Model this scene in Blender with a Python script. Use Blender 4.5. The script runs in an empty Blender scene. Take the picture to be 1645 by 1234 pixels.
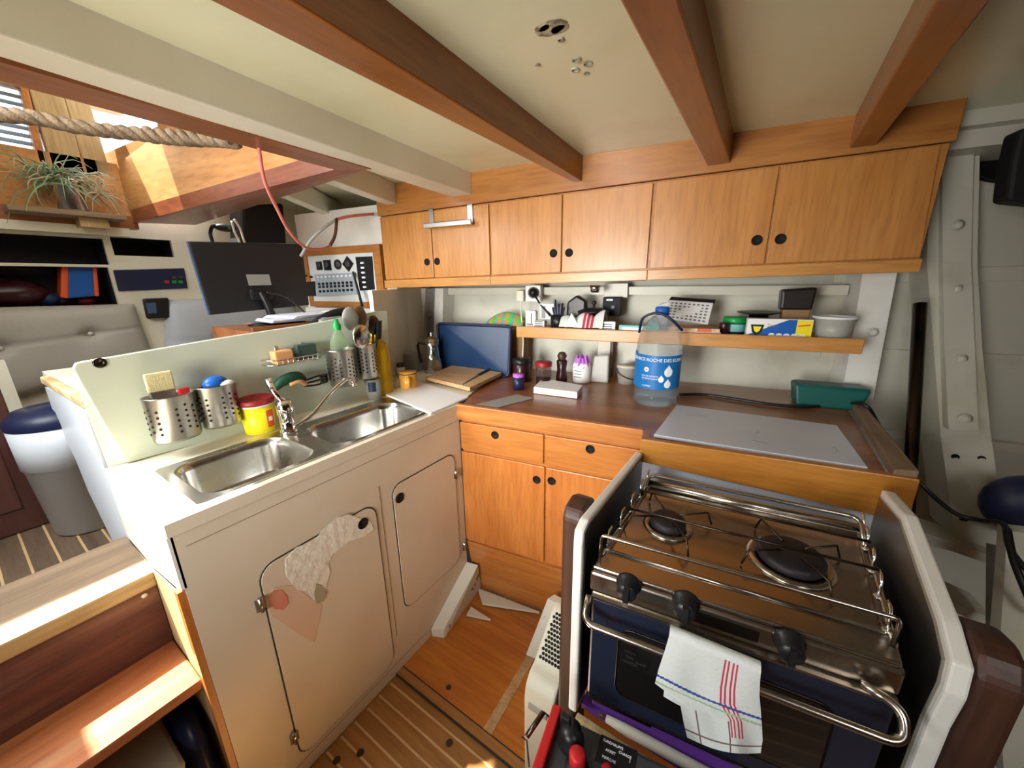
import bpy, bmesh, math, random
from mathutils import Vector, Matrix, Euler
random.seed(7)
PI = math.pi
S = 0.78            # metres per drafting unit: everything is drafted in units, then scaled at the end
FPX = 600.0         # focal length in pixels of the 1645 px wide frame
CX, CY = 822.5, 617.0
# ------------------------------------------------------------------ camera
UP = Vector((-33, 2182, 600)).normalized()
YC = Vector((408, 167, -600)); YC = (YC - UP * YC.dot(UP)).normalized()
XC = YC.cross(UP)
RM = Matrix((XC, YC, UP))           # camera -> world rotation
CAM = Vector((0, 0, 1.47))
cd = bpy.data.cameras.new('camera'); cam = bpy.data.objects.new('camera', cd)
bpy.context.scene.collection.objects.link(cam)
cd.sensor_width = 36.0; cd.lens = FPX / 1645.0 * 36.0; cd.clip_start = 0.02
cam.matrix_world = Matrix.Translation(CAM * S) @ RM.to_4x4()
bpy.context.scene.camera = cam
# ------------------------------------------------------------------ light
sc = bpy.context.scene
sc.view_settings.view_transform = 'Standard'; sc.view_settings.look = 'None'
sc.view_settings.exposure = 0.3; sc.view_settings.gamma = 1.0; sc.view_settings.use_curve_mapping = False
w = bpy.data.worlds.new('world'); sc.world = w; w.use_nodes = True
bg = w.node_tree.nodes['Background']; bg.inputs[0].default_value = (0.80, 0.88, 1.0, 1); bg.inputs[1].default_value = 1.7
SUN_D = Vector((0.42, 0.25, -1.0))
sl = bpy.data.lights.new('sun', 'SUN'); sl.energy = 26; sl.angle = 0.012; sl.color = (1.0, 0.93, 0.80)
so = bpy.data.objects.new('sun', sl); sc.collection.objects.link(so)
so.rotation_euler = (-SUN_D).to_track_quat('Z', 'Y').to_euler(); so.location = Vector((-3, -2, 4)) * S
def area(name, loc, target, sx, sy, e, col=(1, 1, 1)):
    l = bpy.data.lights.new(name, 'AREA'); l.shape = 'RECTANGLE'; l.size = sx * S; l.size_y = sy * S
    l.energy = e; l.color = col
    o = bpy.data.objects.new(name, l); sc.collection.objects.link(o)
    o.location = Vector(loc) * S
    o.rotation_euler = (Vector(loc) - Vector(target)).to_track_quat('Z', 'Y').to_euler()
    return o
hat = area('hatch_daylight', (-1.95, -0.6, 2.2), (-1.35, 0.9, 0.6), 1.0, 0.9, 16, (0.95, 0.98, 1.0))
hat.data.spread = math.radians(125)
fill_l = area('galley_fill', (-0.70, -1.45, 1.25), (-0.95, 1.5, 1.35), 0.8, 0.9, 9.5, (1.0, 0.97, 0.92))  # unseen fill lamp behind the camera, added to brighten the galley
fill_l.data.spread = math.radians(70)
cab = area('hull_fill', (1.3, -0.6, 1.95), (0.75, 1.2, 0.3), 0.7, 0.7, 2.2, (1.0, 0.98, 0.95))  # added fill lamp, lifts the shaded lower right hull
cab.data.spread = math.radians(75)
area('saloon_daylight', (-2.9, 0.9, 2.2), (-2.6, 1.0, 0.6), 0.7, 0.4, 1.6, (0.85, 0.93, 1.0))
# ------------------------------------------------------------------ pixel -> plane helpers (drafting units)
T9 = math.radians(9.0)
U9 = Vector((math.cos(T9), math.sin(T9), 0)); N9 = Vector((-math.sin(T9), math.cos(T9), 0))
def ray(px, py): return RM @ Vector((px - CX, -(py - CY), -FPX))
def hit(px, py, n, d):
    r = ray(px, py); return CAM + r * ((d - n.dot(CAM)) / n.dot(r))
def PZ(px, py, z): return hit(px, py, Vector((0, 0, 1)), z)
def PX(px, py, x): return hit(px, py, Vector((1, 0, 0)), x)
def PY(px, py, y): return hit(px, py, Vector((0, 1, 0)), y)
def to9(p): return Vector((p.dot(U9), p.dot(N9), p.z))
def fr9(a, b, z): return U9 * a + N9 * b + Vector((0, 0, z))
def PB(px, py, b): return to9(hit(px, py, N9, b))     # on the plane b = const of the hull-side frame
def PZ9(px, py, z): return to9(PZ(px, py, z))
# ------------------------------------------------------------------ materials
def lin(c):
    return tuple(((x / 255) / 12.92 if x / 255 <= 0.04045 else ((x / 255 + 0.055) / 1.055) ** 2.4) for x in c) + (1,)
M = {}
def mat(name, col, rough=0.5, metal=0.0, spot=None, spot_scale=6.0, spot_pos=(0.45, 0.7), bump=0.0, bump_scale=60.0,
        trans=0.0, ior=1.45, coat=0.0, alpha=1.0, emit=None, stretch=(1, 1, 1), rough2=None):
    m = bpy.data.materials.new(name); m.use_nodes = True; nt = m.node_tree; b = nt.nodes['Principled BSDF']
    b.inputs['Base Color'].default_value = lin(col); b.inputs['Roughness'].default_value = rough
    b.inputs['Metallic'].default_value = metal; b.inputs['IOR'].default_value = ior
    b.inputs['Transmission Weight'].default_value = trans; b.inputs['Coat Weight'].default_value = coat
    b.inputs['Alpha'].default_value = alpha
    if emit: b.inputs['Emission Color'].default_value = lin(emit[0]); b.inputs['Emission Strength'].default_value = emit[1]
    tc = nt.nodes.new('ShaderNodeTexCoord'); mp = nt.nodes.new('ShaderNodeMapping')
    mp.inputs['Scale'].default_value = stretch; nt.links.new(tc.outputs['Object'], mp.inputs['Vector'])
    if spot:
        n = nt.nodes.new('ShaderNodeTexNoise'); n.inputs['Scale'].default_value = spot_scale; n.inputs['Detail'].default_value = 6
        nt.links.new(mp.outputs[0], n.inputs['Vector'])
        r = nt.nodes.new('ShaderNodeValToRGB'); r.color_ramp.elements[0].position = spot_pos[0]; r.color_ramp.elements[1].position = spot_pos[1]
        r.color_ramp.elements[0].color = lin(col); r.color_ramp.elements[1].color = lin(spot)
        nt.links.new(n.outputs['Fac'], r.inputs[0]); nt.links.new(r.outputs[0], b.inputs['Base Color'])
        if rough2 is not None:
            mr = nt.nodes.new('ShaderNodeMapRange'); mr.inputs[1].default_value = spot_pos[0]; mr.inputs[2].default_value = spot_pos[1]
            mr.inputs[3].default_value = rough; mr.inputs[4].default_value = rough2
            nt.links.new(n.outputs['Fac'], mr.inputs[0]); nt.links.new(mr.outputs[0], b.inputs['Roughness'])
    if bump:
        n2 = nt.nodes.new('ShaderNodeTexNoise'); n2.inputs['Scale'].default_value = bump_scale; n2.inputs['Detail'].default_value = 4
        nt.links.new(mp.outputs[0], n2.inputs['Vector'])
        bp = nt.nodes.new('ShaderNodeBump'); bp.inputs['Strength'].default_value = bump; bp.inputs['Distance'].default_value = 0.01
        nt.links.new(n2.outputs['Fac'], bp.inputs['Height']); nt.links.new(bp.outputs[0], b.inputs['Normal'])
    M[name] = m; return m
def wood(name, c1, c2, along='X', scale=5.0, rough=0.35, dist=2.0, rot=0.0, coat=0.15, worn=None):
    """long grained wood: stretched noise warped into grain, plus fine pores"""
    m = bpy.data.materials.new(name); m.use_nodes = True; nt = m.node_tree; b = nt.nodes['Principled BSDF']
    tc = nt.nodes.new('ShaderNodeTexCoord'); mp = nt.nodes.new('ShaderNodeMapping')
    k = {'X': (0.10, 1, 1), 'Y': (1, 0.10, 1), 'Z': (1, 1, 0.10)}[along]
    mp.inputs['Scale'].default_value = k; mp.inputs['Rotation'].default_value = (0, 0, rot)
    nt.links.new(tc.outputs['Object'], mp.inputs['Vector'])
    n = nt.nodes.new('ShaderNodeTexNoise'); n.inputs['Scale'].default_value = scale * 2.2; n.inputs['Detail'].default_value = 5; n.inputs['Distortion'].default_value = dist
    nt.links.new(mp.outputs[0], n.inputs['Vector'])
    r = nt.nodes.new('ShaderNodeValToRGB'); r.color_ramp.elements[0].position = 0.3; r.color_ramp.elements[1].position = 0.72
    r.color_ramp.elements[0].color = lin(c2); r.color_ramp.elements[1].color = lin(c1)
    nt.links.new(n.outputs['Fac'], r.inputs[0])
    n2 = nt.nodes.new('ShaderNodeTexNoise'); n2.inputs['Scale'].default_value = scale * 22; n2.inputs['Detail'].default_value = 3
    nt.links.new(mp.outputs[0], n2.inputs['Vector'])
    r2 = nt.nodes.new('ShaderNodeValToRGB'); r2.color_ramp.elements[0].position = 0.3; r2.color_ramp.elements[1].position = 0.55
    r2.color_ramp.elements[0].color = (0.62, 0.58, 0.55, 1); r2.color_ramp.elements[1].color = (1, 1, 1, 1)
    nt.links.new(n2.outputs['Fac'], r2.inputs[0])
    mx = nt.nodes.new('ShaderNodeMix'); mx.data_type = 'RGBA'; mx.blend_type = 'MULTIPLY'; mx.inputs[0].default_value = 0.55
    nt.links.new(r.outputs[0], mx.inputs[6]); nt.links.new(r2.outputs[0], mx.inputs[7])
    out = mx.outputs[2]
    if worn:
        n3 = nt.nodes.new('ShaderNodeTexNoise'); n3.inputs['Scale'].default_value = 9; n3.inputs['Detail'].default_value = 9
        nt.links.new(mp.outputs[0], n3.inputs['Vector'])
        r3 = nt.nodes.new('ShaderNodeValToRGB'); r3.color_ramp.elements[0].position = 0.48; r3.color_ramp.elements[1].position = 0.66
        nt.links.new(n3.outputs['Fac'], r3.inputs[0])
        m3 = nt.nodes.new('ShaderNodeMix'); m3.data_type = 'RGBA'; m3.inputs[7].default_value = lin(worn)
        nt.links.new(r3.outputs[0], m3.inputs[0]); nt.links.new(out, m3.inputs[6]); out = m3.outputs[2]
    nt.links.new(out, b.inputs['Base Color'])
    b.inputs['Roughness'].default_value = rough; b.inputs['Coat Weight'].default_value = coat; b.inputs['Coat Roughness'].default_value = 0.25
    M[name] = m; return m
# painted surfaces
mat('cream_paint', (226, 222, 204), 0.42, spot=(214, 208, 186), spot_scale=3.0, bump=0.08, bump_scale=14)
mat('ceiling_paint', (226, 228, 196), 0.22, spot=(212, 212, 176), spot_scale=2.2, bump=0.10, bump_scale=9)
mat('sink_paint', (226, 216, 194), 0.30, spot=(216, 204, 180), spot_scale=3.5, bump=0.05, bump_scale=10)
mat('hull_paint', (202, 201, 186), 0.38, spot=(168, 163, 140), spot_scale=4.0, spot_pos=(0.55, 0.85), bump=0.12, bump_scale=12)
mat('white_paint', (236, 236, 230), 0.35, spot=(226, 224, 214), spot_scale=5)
mat('chipped_paint', (224, 224, 210), 0.45, spot=(90, 78, 60), spot_scale=14, spot_pos=(0.66, 0.70), bump=0.15, bump_scale=25)
mat('green_paint', (205, 214, 196), 0.30, spot=(220, 222, 210), spot_scale=2.5)
mat('plaster_patch', (240, 238, 224), 0.55, bump=0.3, bump_scale=40)
mat('filler_pink', (232, 138, 118), 0.5, spot=(224, 168, 146), spot_scale=14); mat('pale_pink', (226, 198, 172), 0.4); mat('chip', (176, 168, 138), 0.7)
mat('groove', (62, 50, 38), 0.7); mat('dark_hole', (14, 11, 9), 0.8); mat('paint_seam_line', (150, 130, 104), 0.7)
mat('mould', (120, 108, 84), 0.8, spot=(190, 184, 160), spot_scale=60, spot_pos=(0.4, 0.6)); mat('locker_shade', (30, 34, 42), 0.7); mat('rust', (120, 84, 50), 0.8)
# woods
wood('teak_orange', (208, 138, 70), (188, 114, 50), 'X', 4, 0.32)
wood('teak_orange_v', (214, 138, 70), (190, 110, 48), 'Z', 4, 0.32)
wood('teak_upper', (202, 142, 76), (184, 122, 58), 'Z', 4, 0.34)
wood('teak_rail', (206, 150, 84), (192, 132, 66), 'X', 4, 0.34)
wood('teak_header', (182, 124, 62), (162, 102, 46), 'X', 4, 0.34)
wood('teak_counter', (158, 98, 56), (122, 72, 40), 'X', 5, 0.30, coat=0.3, worn=(170, 112, 70))
wood('teak_edge', (206, 138, 70), (180, 110, 50), 'X', 5, 0.35)
wood('fridge_front', (190, 130, 52), (164, 104, 36), 'X', 5, 0.35)
wood('mahogany_beam', (160, 100, 44), (130, 76, 30), 'Y', 4, 0.32, coat=0.3)
wood('mahogany', (150, 86, 52), (116, 60, 38), 'X', 4, 0.35)
wood('mahogany_y', (158, 96, 54), (122, 68, 38), 'Y', 4, 0.35)
wood('ply_orange', (206, 152, 90), (184, 124, 66), 'X', 3, 0.65, dist=3, coat=0)
wood('ply_floor', (204, 132, 50), (178, 104, 36), 'X', 3, 0.3, dist=3, coat=0.35)
wood('plank', (178, 132, 72), (150, 104, 54), 'X', 5, 0.33, coat=0.25)
wood('plank_old', (120, 98, 76), (92, 74, 58), 'X', 5, 0.6, coat=0.0)
wood('holly', (220, 190, 140), (206, 170, 120), 'X', 5, 0.4)
wood('step_nose', (196, 170, 118), (160, 132, 88), 'Y', 5, 0.5, coat=0, worn=(214, 196, 150))
wood('riser_red', (104, 62, 52), (70, 42, 40), 'Y', 7, 0.55, coat=0.0, worn=(136, 104, 82))
wood('tread', (184, 116, 72), (150, 86, 52), 'Y', 5, 0.4, coat=0.1, worn=(190, 150, 110))
wood('pale_wood', (206, 178, 132), (176, 146, 102), 'Z', 5, 0.55, coat=0)
wood('board_wood', (214, 182, 136), (190, 152, 106), 'X', 6, 0.5, coat=0)
wood('dark_post', (84, 52, 38), (52, 34, 27), 'Z', 5, 0.5, coat=0.05, worn=(70, 52, 44))
wood('door_red', (104, 66, 56), (78, 46, 42), 'Z', 4, 0.45)
wood('old_shelf', (138, 116, 90), (112, 92, 70), 'Y', 5, 0.6, coat=0)
# others
mat('steel', (200, 200, 196), 0.16, 1.0, spot=(170, 170, 166), spot_scale=8, rough2=0.34)
mat('steel_brushed', (180, 178, 172), 0.30, 1.0, bump=0.05, bump_scale=120, stretch=(1, 1, 20))
mat('sink_steel', (196, 194, 188), 0.22, 1.0, spot=(168, 164, 156), spot_scale=5, rough2=0.36)
mat('hob_steel', (172, 164, 154), 0.22, 1.0, spot=(124, 106, 90), spot_scale=2.6, spot_pos=(0.4, 0.75), rough2=0.4, stretch=(1, 2.2, 1))
mat('hob_rail', (190, 184, 172), 0.22, 1.0); mat('chrome', (225, 225, 225), 0.08, 1.0)
mat('dark_steel', (84, 76, 68), 0.3, 1.0, spot=(52, 44, 38), spot_scale=10)
mat('cast_iron', (38, 34, 36), 0.55, 0.2, bump=0.15, bump_scale=120)
mat('black_plastic', (26, 26, 28), 0.35); mat('black_matt', (18, 18, 20), 0.7); mat('dark_grey', (58, 60, 64), 0.5, spot=(70, 72, 74), spot_scale=30)
mat('monitor_black', (34, 34, 37), 0.38); mat('screen_edge', (70, 90, 120), 0.2)
mat('oven_enamel', (30, 36, 52), 0.18); mat('oven_glass', (22, 20, 20), 0.05, coat=0.6)
mat('navy', (26, 34, 66), 0.4); mat('tray_blue', (18, 48, 84), 0.35, spot=(14, 36, 66), spot_scale=3)
mat('bin_white', (206, 212, 218), 0.4); mat('vinyl', (176, 172, 162), 0.55, bump=0.1, bump_scale=30)
mat('vinyl_blue', (186, 190, 196), 0.5); mat('button_white', (214, 212, 206), 0.4)
mat('red', (196, 34, 38), 0.4); mat('deep_red', (140, 30, 34), 0.45); mat('red_cord', (214, 118, 110), 0.45); mat('brown_cord', (90, 62, 44), 0.6)
mat('blue', (26, 92, 178), 0.35); mat('yellow', (242, 226, 30), 0.4); mat('orange', (232, 92, 40), 0.5)
mat('green', (20, 150, 70), 0.35); mat('dark_green', (20, 66, 44), 0.5); mat('teal', (14, 88, 82), 0.4); mat('purple', (118, 70, 172), 0.45); mat('mauve', (186, 104, 204), 0.45)
mat('white_plastic', (236, 236, 234), 0.4); mat('ivory', (226, 222, 206), 0.45); mat('heater_plastic', (200, 198, 178), 0.4)
mat('mug_yellow', (226, 164, 60), 0.3, coat=0.4); mat('paper', (222, 226, 240), 0.7); mat('print_blue', (60, 80, 130), 0.6); mat('print_grey', (110, 112, 116), 0.6)
mat('grey_label', (150, 150, 142), 0.5); mat('panel_grey', (158, 170, 178), 0.45); mat('panel_white', (212, 218, 216), 0.4)
mat('bristle', (224, 212, 158), 0.8, bump=0.5, bump_scale=60, stretch=(30, 30, 1)); mat('sponge_tan', (214, 160, 104), 0.8); mat('scour_green', (60, 80, 72), 0.85)
mat('cloth_white', (214, 220, 218), 0.85, bump=0.25, bump_scale=180); mat('cloth_red', (196, 60, 84), 0.85); mat('cloth_blue', (50, 78, 150), 0.85); mat('cloth_green', (160, 190, 150), 0.85); mat('cloth_line', (110, 90, 90), 0.85)
mat('plaid_green', (90, 190, 70), 0.85); mat('plaid_orange', (226, 120, 90), 0.85); mat('plaid_teal', (60, 170, 160), 0.85)
mat('rope', (124, 104, 80), 0.85, spot=(84, 70, 54), spot_scale=40, bump=0.4, bump_scale=200)
mat('leaf', (128, 150, 110), 0.7); mat('leaf_dry', (190, 170, 140), 0.8); mat('leaf_grey', (160, 168, 150), 0.8)
mat('blind', (150, 164, 180), 0.6); mat('porcelain_grey', (140, 140, 138), 0.4)
mat('coffee_foil', (34, 26, 22), 0.35); mat('kraft', (140, 108, 72), 0.7); mat('magazine', (200, 140, 90), 0.5, spot=(230, 216, 190), spot_scale=30)
mat('board_white', (206, 212, 222), 0.28, spot=(196, 204, 216), spot_scale=3); mat('scratch', (120, 124, 132), 0.5)
mat('jam_dark', (52, 18, 26), 0.3); mat('blackboard', (24, 22, 26), 0.5); mat('label_teal', (120, 190, 186), 0.5)
mat('clear_glass', (240, 244, 246), 0.03, trans=1.0, ior=1.25, alpha=0.45)
mat('clear_plastic', (214, 228, 238), 0.12, trans=0.85, ior=1.15, alpha=0.42)
mat('water', (170, 205, 230), 0.02, trans=0.9, ior=1.2, alpha=0.5)
mat('milky', (206, 206, 196), 0.35, trans=0.3, alpha=0.8); mat('amber', (232, 186, 20), 0.1, trans=0.45, alpha=0.92, ior=1.3); mat('lime_clear', (186, 214, 176), 0.15, trans=0.7, alpha=0.6, ior=1.2)
mat('window_glass', (220, 232, 240), 0.02, trans=1.0, ior=1.02, alpha=0.2)
mat('label_blue', (24, 112, 182), 0.4); mat('label_white', (238, 240, 242), 0.5)
# ------------------------------------------------------------------ mesh builder
class MB:
    def __init__(s): s.bm = bmesh.new(); s.m = 0
    def face(s, vs):
        try: f = s.bm.faces.new(vs); f.material_index = s.m; return f
        except ValueError: return None
    def box(s, x0, x1, y0, y1, z0, z1, bev=0.0, seg=2):
        t = bmesh.new(); r = bmesh.ops.create_cube(t, size=1)
        for v in t.verts: v.co = Vector(((x0 + x1) / 2 + v.co.x * abs(x1 - x0), (y0 + y1) / 2 + v.co.y * abs(y1 - y0), (z0 + z1) / 2 + v.co.z * abs(z1 - z0)))
        if bev: bmesh.ops.bevel(t, geom=t.edges[:], offset=min(bev, 0.45 * min(abs(x1 - x0), abs(y1 - y0), abs(z1 - z0))), segments=seg, affect='EDGES', profile=0.5)
        return s.join(t)
    def join(s, t, mtx=None):
        if mtx is not None: t.transform(mtx)
        mp = {v: s.bm.verts.new(v.co) for v in t.verts}
        for f in t.faces:
            n = s.face([mp[v] for v in f.verts])
            if n: n.smooth = f.smooth
        t.free(); return s
    def prism(s, pts, d, bev=0.0):
        """closed outline (3-D points) pushed along vector d"""
        t = bmesh.new(); d = Vector(d)
        a = [t.verts.new(Vector(p)) for p in pts]; b = [t.verts.new(Vector(p) + d) for p in pts]
        t.faces.new(a); t.faces.new(b[::-1]); n = len(a)
        for i in range(n): t.faces.new((a[i], b[i], b[(i + 1) % n], a[(i + 1) % n]))
        bmesh.ops.recalc_face_normals(t, faces=t.faces[:])
        if bev: bmesh.ops.bevel(t, geom=t.edges[:], offset=bev, segments=2, affect='EDGES', profile=0.5)
        return s.join(t)
    def tube(s, pts, r, seg=10, cap=True, closed=False):
        pts = [Vector(p) for p in pts]; n = len(pts); rr = r if isinstance(r, (list, tuple)) else [r] * n
        rings = []; prev = None
        for i, p in enumerate(pts):
            if closed: tg = (pts[(i + 1) % n] - pts[i - 1])
            else: tg = (pts[min(i + 1, n - 1)] - pts[max(i - 1, 0)])
            tg = tg.normalized() if tg.length > 1e-9 else Vector((0, 0, 1))
            if prev is None: a = tg.orthogonal().normalized()
            else: a = (prev - tg * prev.dot(tg)); a = a.normalized() if a.length > 1e-6 else tg.orthogonal().normalized()
            prev = a; b = tg.cross(a)
            rings.append([s.bm.verts.new(p + (a * math.cos(2 * PI * k / seg) + b * math.sin(2 * PI * k / seg)) * rr[i]) for k in range(seg)])
        m = n if closed else n - 1
        for i in range(m):
            A, B = rings[i], rings[(i + 1) % n]
            for k in range(seg):
                f = s.face((A[k], A[(k + 1) % seg], B[(k + 1) % seg], B[k]))
                if f: f.smooth = True
        if cap and not closed: s.face(rings[0][::-1]); s.face(rings[-1])
        return s
    def cyl(s, p0, p1, r, seg=20): return s.tube([p0, p1], r, seg)
    def lathe(s, prof, c=(0, 0, 0), seg=28, mtx=None, sx=1.0, sy=1.0):
        t = bmesh.new(); rings = []
        for r, z in prof:
            if r < 1e-6: rings.append([t.verts.new((0, 0, z))])
            else: rings.append([t.verts.new((r * sx * math.cos(2 * PI * k / seg), r * sy * math.sin(2 * PI * k / seg), z)) for k in range(seg)])
        for A, B in zip(rings, rings[1:]):
            for k in range(seg):
                k2 = (k + 1) % seg
                if len(A) == 1 and len(B) == 1: continue
                if len(A) == 1: f = t.faces.new((A[0], B[k], B[k2]))
                elif len(B) == 1: f = t.faces.new((A[k], B[0], A[k2]))
                else: f = t.faces.new((A[k], B[k], B[k2], A[k2]))
                f.smooth = True
        bmesh.ops.recalc_face_normals(t, faces=t.faces[:])
        return s.join(t, (mtx if mtx is not None else Matrix.Translation(Vector(c))))
    def sphere(s, c, r, sc=(1, 1, 1), seg=16, mtx=None):
        t = bmesh.new(); bmesh.ops.create_uvsphere(t, u_segments=seg, v_segments=max(6, seg // 2), radius=r)
        for f in t.faces: f.smooth = True
        mm = Matrix.Translation(Vector(c)) @ (mtx if mtx is not None else Matrix.Identity(4)) @ Matrix.Diagonal((*sc, 1))
        return s.join(t, mm)
    def grid(s, fn, nu, nv, smooth=True, thick=0.0):
        t = bmesh.new(); V = [[t.verts.new(Vector(fn(i / nu, j / nv))) for j in range(nv + 1)] for i in range(nu + 1)]
        for i in range(nu):
            for j in range(nv):
                f = t.faces.new((V[i][j], V[i + 1][j], V[i + 1][j + 1], V[i][j + 1])); f.smooth = smooth
        if thick:
            t.normal_update(); bmesh.ops.solidify(t, geom=t.faces[:], thickness=thick)
        return s.join(t)
    def text(s, body, size, mtx, depth=0.0006, bend=None):
        c = bpy.data.curves.new('t', 'FONT'); c.body = body; c.size = size; c.extrude = depth; c.align_x = 'CENTER'; c.align_y = 'CENTER'
        c.resolution_u = 3; o = bpy.data.objects.new('t', c); sc.collection.objects.link(o)
        bpy.context.view_layer.update(); me = o.to_mesh(); t = bmesh.new(); t.from_mesh(me); o.to_mesh_clear()
        bpy.data.objects.remove(o); bpy.data.curves.remove(c)
        if bend:
            for v in t.verts:
                th = v.co.x / bend; q = bend + v.co.z
                v.co = Vector((q * math.sin(th), v.co.y, q * math.cos(th) - bend))
        return s.join(t, mtx)
def rmat(axis, deg): return Matrix.Rotation(math.radians(deg), 4, axis)
class Thing:
    """frame 0: coordinates in drafting units, world axes.  frame 9: the hull-side frame turned by 9 degrees"""
    def __init__(s, name, label, cat, loc, group=None, frame=0, rz=0.0, kind=None, single=None):
        s.frame = frame; s.org = Vector(loc); s.rz = rz
        wl = fr9(*loc) if frame == 9 else Vector(loc)
        s.e = None; s.name = name; s.wl = wl; s.rot = (T9 if frame == 9 else 0) + rz
        s.meta = (label, cat, group, kind)
        if single is None:
            e = bpy.data.objects.new(name, None); sc.collection.objects.link(e); e.empty_display_size = 0.05
            e.location = wl; e.rotation_euler = (0, 0, s.rot); s.e = e; tag(e, label, cat, group, kind)
    def part(s, name, mb, mats, parent=None, label=None, bev=0, smooth=False, local=False, kind=None):
        o = mk(name, mb, mats, bev, smooth)
        if not local: o.data.transform(Matrix.Translation(-s.org))
        o.parent = parent or s.e
        if label: o['label'] = label
        if kind: o['kind'] = kind
        return o
def tag(o, label=None, cat=None, group=None, kind=None):
    if label: o['label'] = label
    if cat: o['category'] = cat
    if group: o['group'] = group
    if kind: o['kind'] = kind
def mk(name, mb, mats, bev=0, smooth=False):
    if isinstance(mats, str): mats = [mats]
    me = bpy.data.meshes.new(name); bm = mb.bm
    bmesh.ops.recalc_face_normals(bm, faces=bm.faces[:])
    if bev:
        es = [e for e in bm.edges if len(e.link_faces) == 2 and e.calc_face_angle(0) > 0.6]
        bmesh.ops.bevel(bm, geom=es, offset=bev, segments=2, affect='EDGES', profile=0.5)
    if smooth:
        for f in bm.faces: f.smooth = True
    bm.to_mesh(me); bm.free()
    for m in mats: me.materials.append(M[m])
    o = bpy.data.objects.new(name, me); sc.collection.objects.link(o); return o
def one(name, mb, mats, label, cat, loc, group=None, frame=0, rz=0, local=False, kind=None, bev=0, smooth=False):
    """a thing that is a single mesh"""
    o = mk(name, mb, mats, bev, smooth)
    if not local: o.data.transform(Matrix.Translation(-Vector(loc)))
    o.location = fr9(*loc) if frame == 9 else Vector(loc); o.rotation_euler = (0, 0, (T9 if frame == 9 else 0) + rz)
    tag(o, label, cat, group, kind); return o
def struct(name, mb, mats, frame=0, label=None, bev=0, parent=None, smooth=False):
    o = mk(name, mb, mats, bev, smooth)
    if frame == 9 and parent is None: o.rotation_euler = (0, 0, T9)
    if parent is not None: o.parent = parent
    else: o['kind'] = 'structure'
    if label: o['label'] = label
    return o
def copy_tree(o, parent=None):
    c = o.copy(); sc.collection.objects.link(c); c.parent = parent
    for ch in [k for k in bpy.data.objects if k.parent == o]: copy_tree(ch, c)
    return c
def rrect(x0, x1, y0, y1, r, n=6):
    P = []
    for cx, cy, a0 in ((x1 - r, y1 - r, 0), (x0 + r, y1 - r, 90), (x0 + r, y0 + r, 180), (x1 - r, y0 + r, 270)):
        for k in range(n + 1):
            a = math.radians(a0 + 90 * k / n); P.append((cx + r * math.cos(a), cy + r * math.sin(a)))
    return P
def smoothpath(pts, n=8):
    P = [Vector(p) for p in pts]; P = [P[0] * 2 - P[1]] + P + [P[-1] * 2 - P[-2]]; out = []
    for i in range(1, len(P) - 2):
        for k in range(n):
            t = k / n; a, b, c, d = P[i - 1], P[i], P[i + 1], P[i + 2]
            out.append(0.5 * ((2 * b) + (c - a) * t + (2 * a - 5 * b + 4 * c - d) * t * t + (3 * b - a - 3 * c + d) * t ** 3))
    out.append(P[-2]); return out
def roundpath(pts, rad, n=5):
    P = [Vector(p) for p in pts]; out = [P[0]]
    for i in range(1, len(P) - 1):
        a, b = (P[i - 1] - P[i]), (P[i + 1] - P[i]); ra = min(rad, a.length * 0.45); rb = min(rad, b.length * 0.45)
        A, B = P[i] + a.normalized() * ra, P[i] + b.normalized() * rb
        for k in range(n + 1): t = k / n; out.append(A * (1 - t) ** 2 + P[i] * 2 * t * (1 - t) + B * t * t)
    out.append(P[-1]); return out
FZ = -0.25
exec_parts = []
# ================================================================== THE SETTING
f = MB()                                            # galley sole: fore-and-aft planks with pale seams
f.m = 0; f.box(-2.2, 2.2, -1.7, 2.0, FZ - 0.05, FZ)
y0 = PZ(629, 1099, FZ).y; y1 = PZ(551, 1186, FZ).y; dy = (y0 - y1) / 4
f.m = 1; k = 0
while y0 - k * dy > -1.6:
    f.box(-1.16, 2.0, y0 - k * dy - 0.004, y0 - k * dy + 0.004, FZ, FZ + 0.0012); k += 1
f.m = 2
for px, py in ((579, 1210), (541, 1222), (722, 1194)):
    p = PZ(px, py, FZ); f.lathe([(0.0, FZ + 0.0016), (0.014, FZ + 0.0016)], (p.x, p.y, 0), 16)
struct('floor', f, ['plank', 'holly', 'groove'])
f = MB(); pf = 0.012
f.prism([(-1.17, 0.815, FZ), (-0.70, 0.815, FZ), (-0.72, 1.62, FZ), (-1.17, 1.62, FZ)], (0, 0, pf))
f.prism([(-0.66, 0.815, FZ), (0.6, 0.815, FZ), (0.6, 1.62, FZ), (-0.685, 1.62, FZ)], (0, 0, pf))
f.m = 1; f.prism([(-0.70, 0.815, FZ), (-0.66, 0.815, FZ), (-0.685, 1.62, FZ), (-0.72, 1.62, FZ)], (0, 0, pf + 0.002))
f.m = 2; f.box(-1.17, 0.6, 0.775, 0.812, FZ, FZ + 0.012); f.m = 3; f.box(-1.17, 0.6, 0.811, 0.816, FZ, FZ + 0.0128); f.box(-1.17, 0.6, 0.772, 0.776, FZ, FZ + 0.0128)
p = PZ(721, 1108, FZ); f.lathe([(0, FZ + pf + 0.001), (0.012, FZ + pf + 0.001)], (p.x, p.y, 0), 16)
struct('trim_1', f, ['ply_floor', 'pale_wood', 'plank', 'groove'], label='orange varnished plywood floor panel in front of the teak cupboards')
AZ = 0.35
f = MB(); f.box(-3.4, -1.69, -1.7, 2.4, AZ - 0.05, AZ); f.m = 1
for i in range(24): f.box(-3.3, -1.69, -1.0 + i * 0.075, -0.992 + i * 0.075, AZ, AZ + 0.0015)
struct('floor', f, ['plank_old', 'holly'])
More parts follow.
